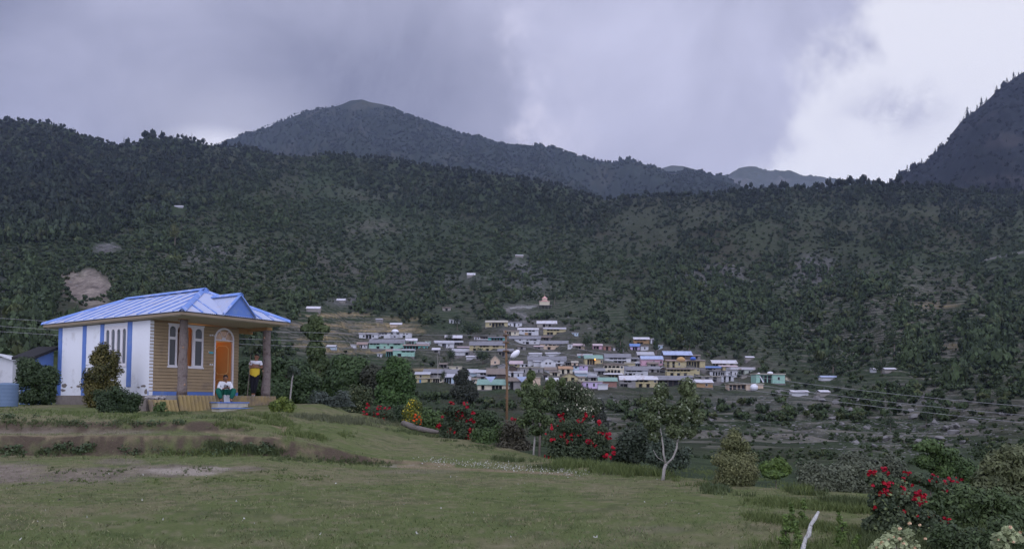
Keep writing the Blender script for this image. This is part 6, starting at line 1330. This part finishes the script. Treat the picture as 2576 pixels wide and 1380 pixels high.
for i in range(92000):
    x = -250 + 3080 * rxy[i, 0]; y = 285 + 885 * rxy[i, 1] ** .95
    ro = np.interp(x, [o_[0] for o_ in OUT], [o_[1] for o_ in OUT])
    if y < ro - 16: continue
    if inv(x, y, CLEAR): continue
    nz = NPX(x, y, 60, 301); nz2 = NPX(x, y, 22, 302)
    fl = float(lin(x, [(-300, 640), (0, 620), (300, 590), (600, 500), (760, 430), (1000, 520), (1300, 560), (1500, 600), (1600, 500), (2000, 520), (2300, 520), (2600, 540)]))
    dens = 1.0 if y < fl else .82
    if x > 1550: dens = .52 + .5 * (y < ro + 45) + .5 * (nz > .12)
    if 1500 < x < 2000 and ro + 20 < y < 720 : dens *= .8
    if y > 760: dens = .30 + .35 * (nz > .1)
    if 1500 < x and 640 < y < 880: dens = max(dens, .55 + .4 * nz)
    if 880 < y and 880 < x < 2050: dens = .25
    if y > 985: dens = (.26 if y < 1100 else .42) if x > 1000 else .6
    if 700 < x < 1130 and 780 < y < 920: dens *= .45
    if y < fl: dens += .35
    if inv(x, y, [(1650, 560, 130, 40), (1330, 700, 80, 40), (1980, 620, 100, 35), (575, 430, 25, 35), (720, 450, 25, 45), (950, 480, 70, 14), (930, 575, 70, 18), (1800, 700, 80, 25)]): dens *= .72
    if rnd.random() > dens + .35 * nz + .25 * nz2: continue
    if y > 1000 and nz2 < -.15: continue
    big = (y < fl) or (x > 1550 and nz > .05 and y < 900) or (nz > .22)
    P = hit(x, y, 75)
    if P is None or P.y > 2300: continue
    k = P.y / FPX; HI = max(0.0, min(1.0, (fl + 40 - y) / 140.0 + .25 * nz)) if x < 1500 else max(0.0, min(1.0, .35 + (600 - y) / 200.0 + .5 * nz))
    if big and rnd.random() < .6 and y < 1000:
        r = (2.2 + 3.6 * rnd.random() ** 1.4) * (1.25 if y < fl else .9) * min(1, P.y / 420 + .25); h = r * (1.25 + .7 * rnd.random())
        if not clear_of_houses(x, y, r / k, h / k): continue
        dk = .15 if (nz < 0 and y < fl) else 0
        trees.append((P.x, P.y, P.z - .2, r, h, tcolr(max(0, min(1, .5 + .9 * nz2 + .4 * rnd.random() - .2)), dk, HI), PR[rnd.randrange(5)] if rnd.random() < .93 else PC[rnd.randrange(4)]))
        if trees[-1][6][0].shape[0] == PC[0][0].shape[0]: t_ = trees[-1]; trees[-1] = t_[:3] + (t_[4] * 1.3, t_[4] * 1.5) + t_[5:]
    else:
        ti_ = int(np.clip(np.interp(P.x / P.y, tcol, np.arange(len(tcol))), 0, len(tcol) - 1)); yi_ = int(np.searchsorted(yrow, P.y)) - 1
        if TMASK[yi_, ti_] > .35 and not RISER[yi_ - 1:yi_ + 2, ti_].any() and rnd.random() < .8: continue
        r = (.7 + 1.3 * rnd.random()) * (1 + P.y / 900) * min(1, P.y / 300 + .3) * (.42 + .58 * (P.y > 190)); h = r * (.9 + .6 * rnd.random())
        if not clear_of_houses(x, y, r / k, h / k): continue
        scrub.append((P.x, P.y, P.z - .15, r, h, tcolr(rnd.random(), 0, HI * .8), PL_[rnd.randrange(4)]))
print('trees', len(trees), 'scrub', len(scrub))
# ridge line
EL = ZZ / YY; R0I = int(np.searchsorted(yrow, 500))
x = -300
while x < 2800:
    ro = np.interp(x, [o_[0] for o_ in OUT], [o_[1] for o_ in OUT]); t = (x - CX) / FPX
    jj = int(np.clip(np.interp(t, tcol, np.arange(len(tcol))), 0, len(tcol) - 1)); rd = float(yrow[R0I + int(np.argmax(EL[R0I:, jj]))]) * (.985 + .015 * rnd.random())
    tall = 1.0 + .8 * (290 < x < 620) * (rnd.random() < .5) + .7 * (2060 < x < 2300) * (rnd.random() < .6) + .5 * (x > 1560) * (rnd.random() < .3)
    h = (6.5 + 5 * rnd.random()) * tall; r = h * (.30 + .22 * rnd.random())
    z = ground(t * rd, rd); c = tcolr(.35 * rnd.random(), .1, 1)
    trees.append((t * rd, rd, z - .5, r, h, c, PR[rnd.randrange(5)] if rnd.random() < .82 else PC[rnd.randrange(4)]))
    x += 3 + 9 * rnd.random()
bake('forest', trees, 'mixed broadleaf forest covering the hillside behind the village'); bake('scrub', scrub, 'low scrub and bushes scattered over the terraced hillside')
# mountain woods
mt = []
def on_mesh(V, n, keep, hmin, hmax, con, colr, zdrop=0):
    r_, q_ = V.shape[:2]
    for _ in range(n):
        i = rnd.randrange(r_ - 12); j = rnd.randrange(q_ - 1); f = rnd.random(); g = rnd.random()
        p_ = V[i, j] * (1 - f) * (1 - g) + V[i + 1, j] * f * (1 - g) + V[i, j + 1] * (1 - f) * g + V[i + 1, j + 1] * f * g
        X_, Y_ = topx(p_[0], p_[1], p_[2])
        if not keep(X_, Y_): continue
        h = hmin + (hmax - hmin) * rnd.random()
        pr = PC[rnd.randrange(4)] if rnd.random() < con else PL_[rnd.randrange(4)]
        mt.append((p_[0], p_[1], p_[2] - h * .1, h * (.62 if pr[0].shape[0] != PC[0][0].shape[0] else 1.0), h, tuple(np.array(colr) * (.7 + .6 * rnd.random())), pr))
on_mesh(VB, 24000, lambda X_, Y_: 520 < X_ < 1980 and Y_ < 505 and not (840 < X_ < 985 and Y_ < 282 - abs(X_ - 905) * .15) and not inv(X_, Y_, [(1590, 432, 34, 14), (1640, 455, 30, 10)]), 10, 19, .1, (.030, .044, .028))
on_mesh(VR, 4200, lambda X_, Y_: X_ > 2220 and Y_ < 500, 8, 17, .45, (.016, .022, .018))
def skyline(outl, d1, x0, x1, step, hpx, con, colr):
    x = x0
    while x < x1:
        yy = np.interp(x, [o_[0] for o_ in outl], [o_[1] for o_ in outl]) + 2; p_ = at(x, yy, d1 * .995); h = hpx(x) * (.55 + .9 * rnd.random()) * d1 / FPX
        pr = PC[rnd.randrange(4)] if rnd.random() < con else PR[rnd.randrange(5)]
        mt.append((p_.x, p_.y, p_.z - h * .1, h * (.45 if pr[0].shape[0] != PC[0][0].shape[0] else 1.05), h, tuple(np.array(colr) * (.7 + .6 * rnd.random())), pr)); x += step * (.3 + 1.4 * rnd.random())
skyline(BIG, 4600, 540, 1040, 6, lambda x: 4 if x < 840 or x > 980 else 1.5, .1, (.028, .040, .026)); skyline(BIG, 4600, 1040, 1900, 5, lambda x: 10 if x < 1500 else 6, .3, (.026, .036, .026))
skyline(BIG, 4600, 1560, 1650, 7, lambda x: 13, .5, (.026, .036, .026)); skyline(RIGHT, 2700, 2262, 2700, 9, lambda x: 20, .75, (.012, .018, .015)); skyline(RIGHT, 2700, 2262, 2700, 16, lambda x: 30 if x > 2400 else 24, 1, (.010, .016, .014))
skyline(FARR, 10500, 1800, 1990, 8, lambda x: 4, .1, (.05, .06, .045))
bake('mountain_forest', mt, 'dark distant forest covering the mountains')
# trees one can tell apart in and around the village
VT = [(1215, 862, 915, 62, 0, 'broad dark tree left of the tan gable hut'), (1137, 872, 918, 44, 0, 'dark bushy tree on the slope above the lower left slate roof'), (1475, 835, 884, 40, 0, 'large dark tree left of the pink hut'), (1561, 825, 900, 46, 1, 'dark green tree between the pale sheds and the ochre house'),
      (1650, 790, 892, 16, 2, 'tall thin conifer right of the ochre house'), (1592, 800, 838, 30, 0, 'round tree on the slope behind the maroon hut'), (1690, 805, 868, 44, 1, 'dark spreading tree above the light blue roof'), (1735, 825, 884, 56, 0, 'wide dark tree behind the light blue roof'), (1780, 850, 888, 40, 0, 'dark tree up the slope from the orange dome'),
      (2096, 858, 938, 44, 1, 'tall dark tree, middle one of three right of the turquoise house'), (2217, 868, 938, 44, 1, 'tall tree with lit top beside the furthest tin roofed hut'), (2050, 905, 950, 36, 0, 'dark tree just right of the turquoise house'), (1985, 930, 962, 26, 0, 'small dark tree touching the turquoise house'), (2250, 820, 895, 60, 0, 'dark tree clump high on the right terraces'),
      (1150, 785, 830, 40, 0, 'dark tree below the stone hut'), (1128, 830, 868, 26, 0, 'small tree above the wide open timber shed'), (1185, 805, 848, 70, 0, 'broad dark thicket tree left of the village yellow farmhouse'), (1060, 640, 690, 26, 1, 'leafy tree beside the grey tin hut on the middle hillside'), (1190, 690, 745, 30, 0, 'tall dark tree right of the grey tin hut on the middle hillside'),
      (1395, 720, 765, 20, 0, 'small tree above the temple'), (800, 560, 620, 16, 2, 'thin pale conifer on the middle hillside'), (440, 560, 620, 30, 0, 'yellowish green tree on the left hillside'), (30, 820, 882, 70, 0, 'dark tree on the slope above the small white shed'), (100, 845, 890, 60, 0, 'dark tree right above the lean-to roof'), (2430, 900, 965, 40, 0, 'dark tree on the terraces at the far right'),
      (2510, 960, 1010, 40, 0, 'rounded dark tree near the right edge above the wires'), (1115, 925, 965, 20, 0, 'small dark tree at the left end of the lower houses'), (1100, 890, 960, 10, 3, 'bare thin tree on the terrace below the mint houses'), (1860, 925, 960, 18, 0, 'small green tree in the lower right rows'), (2330, 1010, 1075, 44, 0, 'dark bushy tree among the boulders'), (2240, 1035, 1085, 40, 0, 'green bush tree left of the dark boulder tree')]
for x, y0, y1, w_, kd, lb in VT:
    P = hit(x, y1, 80)
    if P is None: continue
    k = P.y / FPX; h = (y1 - y0) * k; r = w_ / 2 * k
    e_ = empty('conifer_tree' if kd == 2 else 'bare_tree' if kd == 3 else 'hillside_tree', P); tag(e_, lb, 'tree', 'trees around the village')
    if kd == 3:
        m_ = MB().tube([(0, 0, -.5), (.2, 0, h * .5), (0, 0, h)], [.15, .12, .04], 6); m_.tube([(.1, 0, h * .5), (1.2, 0, h * .85)], [.08, .03], 5); m_.build('trunk', BARKW, e_); continue
    if kd == 2: sub = [(0, 0, h * q, r * (1.15 - q), r * (1.15 - q), h * .09) for q in np.linspace(.2, .97, 10)]
    elif kd == 1: sub = subclumps((0, 0, h * .35), np.array((r, r, h * .33)), 7) + subclumps((r * .1, 0, h * .75), np.array((r * .75, r * .75, h * .25)), 6)
    else: sub = subclumps((0, 0, h * .55), np.array((r, r, h * .5)), 12)
    c0_, c1_ = ((.018, .030, .016), (.045, .070, .026)) if 'yellowish' not in lb else ((.06, .07, .02), (.11, .12, .04))
    V, F_, C_ = leaves(sub, 900, min(.075 * max(r, h * .4), 1.2), c0_, c1_, shell=.35); link('crown', npmesh('crown', V, F_, C_), FOLN, e_)
    MB().tube([(0, 0, -.8), (0, 0, h * .6)], [.05 * h * .5, .02 * h * .5], 6).build('trunk', BARK, e_)
# ---------------------------------------------------------------- pole, wires, garden things
pp = at(1275, 1040, 55.0); pz = ground(pp.x, pp.y); top = at(1272, 831, 55.0)
pole = empty('utility_pole', (pp.x, pp.y, pz)); tag(pole, 'rusty brown metal utility pole with a street lamp, behind the lawn', 'utility pole')
RUST = mat('rusty_metal', (.19, .115, .06), .8, .25, 3.0, c2=(.10, .06, .04), c2amt=.4, c2scale=2)
MB().tube([(0, 0, -.5), (0, 0, (top.z - pz) * .55), (top.x - pp.x, 0, top.z - pz)], [.095, .085, .075], 12).build('mast', RUST, pole, smooth=True)
INS = mat('insulator', (.20, .15, .13), .4, .1, 5)
for oy in (843, 861, 882):
    q = at(1273, oy, 55) - pole.location; MB().box(q.x - .22, -.16, q.z - .04, q.x + .22, .16, q.z + .04).build('bracket', RUST, pole)
    MB().tube([(q.x, -.2, q.z + .02), (q.x, -.2, q.z + .2)], [.06, .04], 8).build('insulator', INS, pole)
for oy in (905, 924, 1000):
    q = at(1274, oy, 55) - pole.location; MB().tube([(q.x, 0, q.z - .05), (q.x, 0, q.z + .05)], .105, 12).build('band', RUST, pole)
a0 = at(1275, 912, 55) - pole.location; a1 = at(1290, 897, 54.6) - pole.location
MB().tube([a0, a1], [.035, .055], 8).build('lamp_arm', mat('grey_metal', (.22, .23, .25), .5, .1, 3), pole)
c_ = at(1296, 890, 54.5) - pole.location; hd = MB(); hd.ell((0, 0, 0), (.40, .21, .20), 14, 9, .06); o = hd.build('lamp_head', mat('lamp_white', (.80, .80, .84), .5, .05, 3), pole, smooth=True); o.location = c_; o.rotation_euler = (0, math.radians(-42), 0)
WIRE = mat('wire', (.26, .26, .27), .5, .05, 3)
def q3(p0, p1, p2, n=40, d0=55, d1=50):
    xs = np.array([p0[0], p1[0], p2[0]], float); cf = np.polyfit(xs, [p0[1], p1[1], p2[1]], 2); out = []
    for i in range(n + 1):
        x = p0[0] + (p2[0] - p0[0]) * i / n; out.append(at(x, float(np.polyval(cf, x)), d0 + (d1 - d0) * i / n))
    return out
for i, (P0, P1, P2) in enumerate((((1273, 843), (1980, 958), (2800, 1036)), ((1273, 861), (1921, 970), (2800, 1060)), ((1273, 883), (1899, 982), (2800, 1083)))):
    tag(MB().tube(q3(P0, P1, P2), .013, 5).build('power_wire', WIRE, recalc=False), '%s of the three power wires running right from the pole' % ('uppermost', 'middle', 'lowest')[i], 'wire', 'power wires')
for i, (P0, P1, P2) in enumerate((((1273, 843), (682, 833), (-300, 778)), ((1273, 861), (682, 854), (-300, 796)), ((1273, 883), (682, 868), (-300, 812)))):
    tag(MB().tube(q3(P0, P1, P2), .011, 5).build('power_wire', WIRE, recalc=False), '%s of the three power wires running left behind the cottage' % ('uppermost', 'middle', 'lowest')[i], 'wire', 'power wires')
# water drum
P = at(18, 1013, 27.5); P.z = ground(P.x, P.y); k = 27.5 / FPX; hh = (1013 - 962) * k + (P.z - at(18, 1013, 27.5).z) * -1
dr = empty('water_drum', P); tag(dr, 'blue grey plastic water drum at the left edge', 'water drum')
rr = []; pts = []
R0_ = 24 * k; H0 = at(18, 962, 27.5).z - P.z
for i in range(25):
    q = i / 24; pts.append((0, 0, H0 * .93 * q)); rr.append(R0_ * (1.0 + .02 * (i % 4 == 0)))
M_DR = mat('drum_plastic', (.12, .18, .27), .5, .12, 2.0)
MB().tube(pts, rr, 24).build('barrel', M_DR, dr, smooth=True)
MB().tube([(0, 0, H0 * .93), (0, 0, H0 * .97), (0, 0, H0)], [R0_ * 1.02, R0_ * .9, R0_ * .45], 24).build('lid', M_DR, dr)
# small white gabled shed at the left edge
P = at(8, 917, 58); P.z -= .3; k = 58 / FPX; sh_ = empty('garden_shed', P, .25); tag(sh_, 'small white gabled shed at the left edge behind the bush', 'shed')
MB().box(-1.6, 0, -3, .62, 2.5, .85).build('wall', wallm((.55, .56, .58)), sh_)
MB().prism([(-1.9, .70), (-.35, 1.0), (.72, .62), (.72, .70), (-.35, 1.12), (-1.9, .80)], 'y', -.3, 2.7).build('roof', roofm((.62, .63, .66)), sh_)
# log at the lawn edge
ra = []
for x, y in ((1013, 1076), (1035, 1078), (1060, 1087), (1085, 1096), (1110, 1103)):
    p_ = at(x, y, 29 - (x - 1013) * .012); p_.z = ground(p_.x, p_.y) + .10; ra.append(p_)
tag(MB().tube(ra, [.10, .12, .10, .085, .05], 10).build('fallen_log', mat('grey_log', (.17, .15, .135), .95, .45, 12, bump=.8, bscale=14), smooth=True), 'weathered grey log lying at the far edge of the lawn', 'log')
# white-barked stake leaning up from the grass
sk_ = [at(2012, 1400, 8.4), at(2020, 1378, 8.45), at(2027, 1352, 8.5), at(2034, 1345, 8.5), at(2040, 1318, 8.55), at(2050, 1303, 8.55), at(2059, 1286, 8.6)]; sk_[0].z -= .15
tag(MB().tube(sk_, [.025, .025, .019, .026, .019, .021, .013], 10).build('white_stake', mat('white_bark', (.50, .50, .47), .85, .3, 30, bump=1.0, bscale=25, c2=(.16, .14, .12), c2amt=.4, c2scale=26), smooth=True), 'crooked white barked stake leaning out of the grass at the bottom', 'stake')
def rock(name, label, P, s, seed, m=None, group=None, cat='rock', flat=.7):
    r = np.random.RandomState(seed); mb = MB().ell((0, 0, 0), (1, 1, 1), 9, 6)
    dirs = r.normal(size=(11, 3)); dirs /= np.linalg.norm(dirs, axis=1, keepdims=True)
    v = np.array(mb.v)
    for dd in dirs:
        h = v @ dd; lim = .38 + .32 * r.rand(); v = v - np.maximum(h - lim, 0)[:, None] * dd
    mb.v = [tuple(q) for q in v * np.array((s * (1 + .4 * r.rand()), s * .8, s * flat))]
    o = mb.build(name, m or ROCK, recalc=False); o.location = P; o.rotation_euler = (0, 0, r.rand() * 6.28); tag(o, label, cat, group); return o
ROCK = mat('boulder', (.19, .185, .18), .95, .35, 1.2, bump=.8, bscale=3.0, c2=(.13, .125, .12), c2amt=.4, c2scale=.9)
P = at(1950, 1208, 20); P.z = ground(P.x, P.y) + .12
rock('stone_block', 'grey stone block behind the lawn, right of the conical bush', P, .32, 3)
bc = 0
bld = [(1955, 985, 9), (1970, 983, 8), (2055, 1000, 9), (2068, 1004, 8), (2085, 985, 7), (2100, 1010, 10), (2260, 1020, 9), (2300, 1045, 14), (2180, 1075, 9), (2120, 1065, 8), (2095, 1050, 10), (1930, 1020, 8), (1850, 1010, 7), (1800, 1025, 8), (2380, 1075, 13), (2398, 1085, 16), (2350, 1060, 11), (2410, 1070, 11), (2330, 1070, 9), (2290, 1030, 9), (2210, 1050, 8),
       (2160, 1005, 8), (2140, 1030, 10), (2030, 1030, 8), (1990, 1045, 9), (2060, 1072, 9), (2230, 1100, 12), (2200, 1120, 9), (2310, 1105, 10), (2150, 1110, 9), (2105, 1090, 7), (1790, 1055, 8), (2450, 1060, 12), (2520, 1040, 9), (2365, 1100, 10), (2420, 1110, 11), (1560, 1020, 7), (1580, 1035, 7), (1620, 1008, 6), (1545, 1005, 6), (1530, 1055, 9), (1500, 1040, 7), (1410, 1150, 0)]
BINS = [(1540, 'behind the big red rose bush'), (1640, 'left of the orchard tree top'), (1870, 'just right of the orchard tree'), (2010, 'above the conical bush'), (2110, 'above the yellow green feathery bush'), (2220, 'above the grey leggy bush'), (2320, 'below the short sheeted shelter'), (2390, 'above the arching green bush'), (2600, 'near the right edge below the wires')]
ORD = ['first', 'second', 'third', 'fourth', 'fifth', 'sixth', 'seventh', 'eighth', 'ninth', 'tenth']; BLB = {}
lo_b = 0
for hi_b, wds in BINS:
    for i_, q_ in enumerate(sorted(b_ for b_ in bld if b_[2] and lo_b <= b_[0] < hi_b)): BLB[q_[:2]] = 'grey boulder %s, %s from the left' % (wds, ORD[i_])
    lo_b = hi_b
for x, y, s_ in bld:
    if s_ == 0: continue
    P = hit(x, y + s_ * .4, 70)
    if P is None: continue
    bc += 1; rock('boulder', BLB[(x, y)], P + Vector((0, 0, s_ * .25 * P.y / FPX)), s_ * 1.25 * P.y / FPX, bc, group='boulders on the stony terraces')
# rubble: uncountable small stones
L = []
base = MB().ell((0, 0, 0), (1, 1, .7), 6, 4); bv = np.array(base.v); bf = [f_ for f_ in base.f]
q4 = np.array([f_ if len(f_) == 4 else (f_[0], f_[1], f_[2], f_[2]) for f_ in bf]); q4 = q4[[i for i, f_ in enumerate(bf) if len(f_) == 4]]
RUB = [(2350, 1075, 160, 30, 500), (2200, 1090, 200, 40, 500), (2050, 1010, 220, 40, 400), (2300, 1130, 200, 25, 300), (1900, 1080, 200, 40, 250), (1560, 1020, 90, 50, 150), (2100, 1060, 180, 40, 200), (1330, 690, 70, 50, 150), (2050, 700, 50, 60, 160), (1820, 690, 90, 30, 130), (900, 757, 70, 12, 120), (270, 625, 30, 12, 60), (1250, 700, 100, 40, 90), (520, 650, 60, 25, 70), (1950, 760, 60, 50, 70), (2330, 1000, 60, 12, 120), (1400, 830, 160, 25, 120), (2500, 1100, 80, 60, 100), (150, 700, 90, 40, 40), (1730, 870, 50, 30, 60), (40, 720, 50, 20, 50)]
for cx, cy, rx, ry, nn in RUB:
    for _ in range(nn):
        x = rnd.gauss(cx, rx * .6); y = rnd.gauss(cy, ry * .6)
        if not clear_of_houses(x, y, 1, 1): continue
        P = hit(x, y, 75)
        if P is None: continue
        s_ = (1.0 + 2.2 * rnd.random() ** 3) * P.y / FPX
        v = bv * (1 + .35 * (RS.rand(*bv.shape) - .5)) * s_ * np.array((1.4 + rnd.random(), 1, .8)); a = rnd.random() * .6 - .3; v = v + np.array(P)
        L.append((v, q4, np.tile(np.array((.19, .185, .185)) * (.5 + .9 * rnd.random()), (len(v), 1))))
V, F_, C_ = cat_(L); o = link('rubble', npmesh('rubble', V, F_, C_), mat('rubble_stone', None, .95, .2, 2, attr=True, spec=.1)); tag(o, 'loose grey stones scattered over the slopes', kind='stuff')

# ---------------------------------------------------------------- grass and weeds
def blades(pts, hgt, wid, ca, cb, lean=.35, nper=1):
    pts = np.repeat(np.array(pts, float), nper, 0); n_ = len(pts); h = hgt * (.5 + RS.rand(n_)) if np.isscalar(hgt) else np.repeat(hgt, nper) * (.5 + RS.rand(n_))
    if nper > 1: pts = pts + np.stack([RS.normal(size=n_) * h * .35, RS.normal(size=n_) * h * .35, 0 * h], -1)
    a = RS.rand(n_) * 6.283; sd = np.stack([np.cos(a), np.sin(a), 0 * a], -1) * (wid * (.6 + .8 * RS.rand(n_)))[:, None]
    ln_ = np.stack([RS.normal(size=n_) * lean * h, RS.normal(size=n_) * lean * h, h], -1)
    V = np.stack([pts - sd, pts + sd, pts + ln_ * .6 + sd * .7, pts + ln_], 1).reshape(-1, 3); F_ = np.arange(4 * n_).reshape(-1, 4)
    k = RS.rand(n_)[:, None]; c = np.array(ca) * (1 - k) + np.array(cb) * k
    return V, F_, np.repeat(c, 4, 0)
gx = []
def gsample(n_, x0, x1, y0, y1, keep=None):
    out = []
    X_ = x0 + (x1 - x0) * RS.rand(n_); Y_ = y0 + (y1 - y0) * RS.rand(n_)
    for x, y in zip(X_, Y_):
        if keep is None or keep(x, y): out.append((x, y, ground(x, y)))
    return out
# lawn: positions drawn evenly over what is seen of it
pts = []
Dd = 7.5 + 17 * RS.rand(70000) ** 1.3; Tt = (RS.rand(70000) - .5) * 1.5
gnoise = fbm(Dd * Tt * .9, Dd * .9, 131, 4, .6)
for d, t, g_ in zip(Dd, Tt, gnoise):
    if g_ < -.25: continue
    x = t * d; pts.append((x, d, ground(x, d) - .004))
pts = np.array(pts); gl1 = blades(pts, .030, .0055, (1, 1, 1), (1, 1, 1), .6)
qa = fbm(pts[:, 0] * .9, pts[:, 1] * .9, 181, 4, .6); qb = fbm(pts[:, 0] * 4, pts[:, 1] * 4, 191, 3, .6); qm = np.clip(.38 + .8 * qa + .7 * qb + .5 * (RS.rand(len(pts)) - .5), 0, 1)[:, None]
gc = (np.array((.085, .130, .038)) * (1 - qm) + np.array((.230, .205, .120)) * qm) * (.6 + .8 * RS.rand(len(pts)))[:, None]
gl1 = (gl1[0], gl1[1], np.repeat(gc, 4, 0))
o = link('lawn_grass', npmesh('lawn_grass', *gl1), FOLN); tag(o, 'short worn grass covering the garden lawn', kind='stuff')
W = []
def patch(pxs, d, n_, h, ca, cb, spx=16, spy=.5, nper=7, wid=.009):
    P_ = []
    for _ in range(n_):
        x, y = pxs[rnd.randrange(len(pxs))]; x += rnd.gauss(0, spx); dd = d if d else None
        if dd is None:
            pass
        if dd is None:
            q = hit(x, y + rnd.gauss(0, 5), 9, 60)
            if q is None or float(fbm(np.array([q.x * 1.1]), np.array([q.y * 1.1]), 171, 3)[0]) < -.05: continue
            P_.append(tuple(q))
        else:
            dd += rnd.gauss(0, spy); q = at(x, 1000, dd); P_.append((q.x, q.y, ground(q.x, q.y)))
    if P_: W.append(blades(P_, h * .52, wid * .8, ca, cb, .35, nper))
GB = ((.065, .095, .028), (.150, .185, .060)); GD = ((.045, .068, .024), (.105, .130, .050))
seq = lambda x0, y0, x1, y1, n_: [(x0 + (x1 - x0) * i / (n_ - 1), y0 + (y1 - y0) * i / (n_ - 1)) for i in range(n_)]
patch(seq(0, 1030, 360, 1050, 12), None, 420, .13, *GB); patch(seq(380, 1040, 560, 1050, 8), None, 420, .16, *GD); patch(seq(610, 1048, 700, 1052, 5), None, 300, .20, *GB); patch(seq(640, 1062, 730, 1066, 6), None, 260, .14, *GB)
patch(seq(720, 1092, 830, 1100, 8), None, 420, .20, *GB); patch(seq(740, 1080, 880, 1095, 8), None, 200, .12, *GB); patch(seq(480, 1062, 640, 1075, 8), None, 220, .12, *GB)
patch(seq(0, 1140, 330, 1135, 12), None, 240, .14, *GD); patch(seq(300, 1142, 600, 1140, 10), None, 360, .14, *GB); patch(seq(540, 1120, 690, 1140, 6), None, 360, .18, *GD); patch(seq(700, 1155, 960, 1165, 10), None, 260, .10, *GD)
patch(seq(0, 1062, 440, 1062, 14), None, 380, .12, *GD); patch(seq(0, 1215, 800, 1200, 24), None, 400, .06, *GB); patch(seq(100, 1190, 700, 1180, 16), None, 260, .07, *GD)
patch(seq(740, 1048, 1000, 1068, 14), None, 700, .22, (.07, .08, .045), (.14, .15, .08)); patch(seq(1000, 1085, 1240, 1125, 12), None, 500, .16, *GD)
patch(seq(1240, 1150, 1400, 1175, 8), None, 420, .18, *GD); patch(seq(1400, 1170, 1660, 1195, 14), None, 1300, .30, *GB); patch(seq(1540, 1160, 1840, 1195, 14), None, 900, .30, *GB); patch(seq(1640, 1205, 1800, 1215, 8), None, 380, .16, *GB)
patch(seq(1780, 1232, 2060, 1250, 12), None, 700, .16, *GD); patch(seq(1900, 1205, 2020, 1235, 8), None, 500, .26, *GB); patch(seq(1900, 1260, 2200, 1290, 12), None, 800, .16, *GB, wid=.006)
patch(seq(1900, 1300, 2150, 1340, 12), None, 700, .14, *GB, wid=.005); patch(seq(1880, 1380, 2180, 1400, 12), 8.6, 700, .15, *GB, wid=.005); patch(seq(2080, 1260, 2160, 1270, 4), None, 400, .2, *GD)
patch(seq(2180, 1330, 2560, 1330, 10), 9.2, 700, .25, *GD, wid=.006); patch(seq(1800, 1225, 1900, 1232, 4), None, 200, .15, (.045, .07, .04), (.09, .12, .07))
V, F_, C_ = cat_(W); o = link('weeds', npmesh('weeds', V, F_, C_), FOLN); tag(o, 'tufts of taller grass and weeds along banks and lawn edges', kind='stuff')
# broad leaved weeds on the bank, and specks of clover flower and litter
W = []
for x0, y0, x1, y1, n_, s_ in ((110, 1122, 230, 1140, 420, .05), (0, 1130, 70, 1150, 200, .05), (560, 1122, 690, 1145, 600, .045), (290, 1130, 560, 1148, 400, .035), (330, 1065, 460, 1072, 300, .04), (150, 1068, 300, 1075, 200, .035), (0, 1048, 90, 1056, 200, .04)):
    cl = []
    for _ in range(14):
        q = hit(x0 + (x1 - x0) * rnd.random(), y0 + (y1 - y0) * rnd.random(), 9, 60)
        if q: cl.append((q.x, q.y, q.z + .06, .16, .12, .10))
    if cl: W.append(leaves(cl, n_, s_, (.030, .050, .020), (.075, .105, .045), elong=1.3))
V, F_, C_ = cat_(W); o = link('bank_weeds', npmesh('bank_weeds', V, F_, C_), FOLN); tag(o, 'broad leaved weeds growing down the earth bank', kind='stuff')
P_ = []
for _ in range(560):
    u = rnd.random(); x = 1070 + 400 * u + rnd.gauss(0, 20); y = 1160 + 32 * u + rnd.gauss(0, 5.5); q = hit(x, y, 9, 60)
    if q: P_.append(tuple(q + Vector((0, 0, .03))))
for _ in range(70):
    q = hit(rnd.random() * 1900, 1190 + 180 * rnd.random() ** 1.5, 8.7, 60)
    if q: P_.append(tuple(q))
V, F_, C_ = blades(P_, .025, .012, (.34, .34, .28), (.50, .50, .46), .5); o = link('clover_flowers', npmesh('clover_flowers', V, F_, C_), FOLN); tag(o, 'pale clover flowers in the grass along the footpath', kind='stuff')
plant('leafy_plant', 'small upright leafy plant alone on the left part of the lawn', 'plant', [(149, 1262, 5, 9), (146, 1270, 9, 5), (155, 1272, 7, 4)], 12.9, ((.05, .08, .05), (.12, .16, .11)), 90, .035, base=(149, 0), leafpart='foliage')
for x, yt, d_, lb in ((1975, 1300, 9.0, 'tall bright weed stem left of the white stake'), (2005, 1320, 8.9, 'short bushy weed close to the left of the white stake'), (2115, 1290, 9.2, 'leafy green weed between white stake and red roses'), (1993, 1270, 10.2, 'slim weed behind and left of the white stake top'), (2020, 1262, 10.8, 'feathery green weed behind the white stake'), (2150, 1350, 8.7, 'low light green weed in front of the rose bush')):
    plant('garden_weed', lb, 'plant', [(x + rnd.gauss(0, 3), yt + 14 * i, 6 + 2 * i, 9) for i in range(5)], d_, G_BR, 260, .030, base=(x, 0), elong=2.6, leafpart='foliage')

# ---------------------------------------------------------------- air
hz = MB().box(-9000, -12, -60, 9000, 12500, 1830).build('haze', None); tag(hz, kind='stuff')
hm = bpy.data.materials.new('haze'); hm.use_nodes = True; nt = hm.node_tree; nt.nodes.clear(); out = nt.nodes.new('ShaderNodeOutputMaterial'); pv = nt.nodes.new('ShaderNodeVolumePrincipled')
pv.inputs['Color'].default_value = (.58, .69, 1.0, 1); pv.inputs['Density'].default_value = 4.2e-5; pv.inputs['Anisotropy'].default_value = 0
nt.links.new(pv.outputs[0], out.inputs['Volume']); hz.data.materials.append(hm)
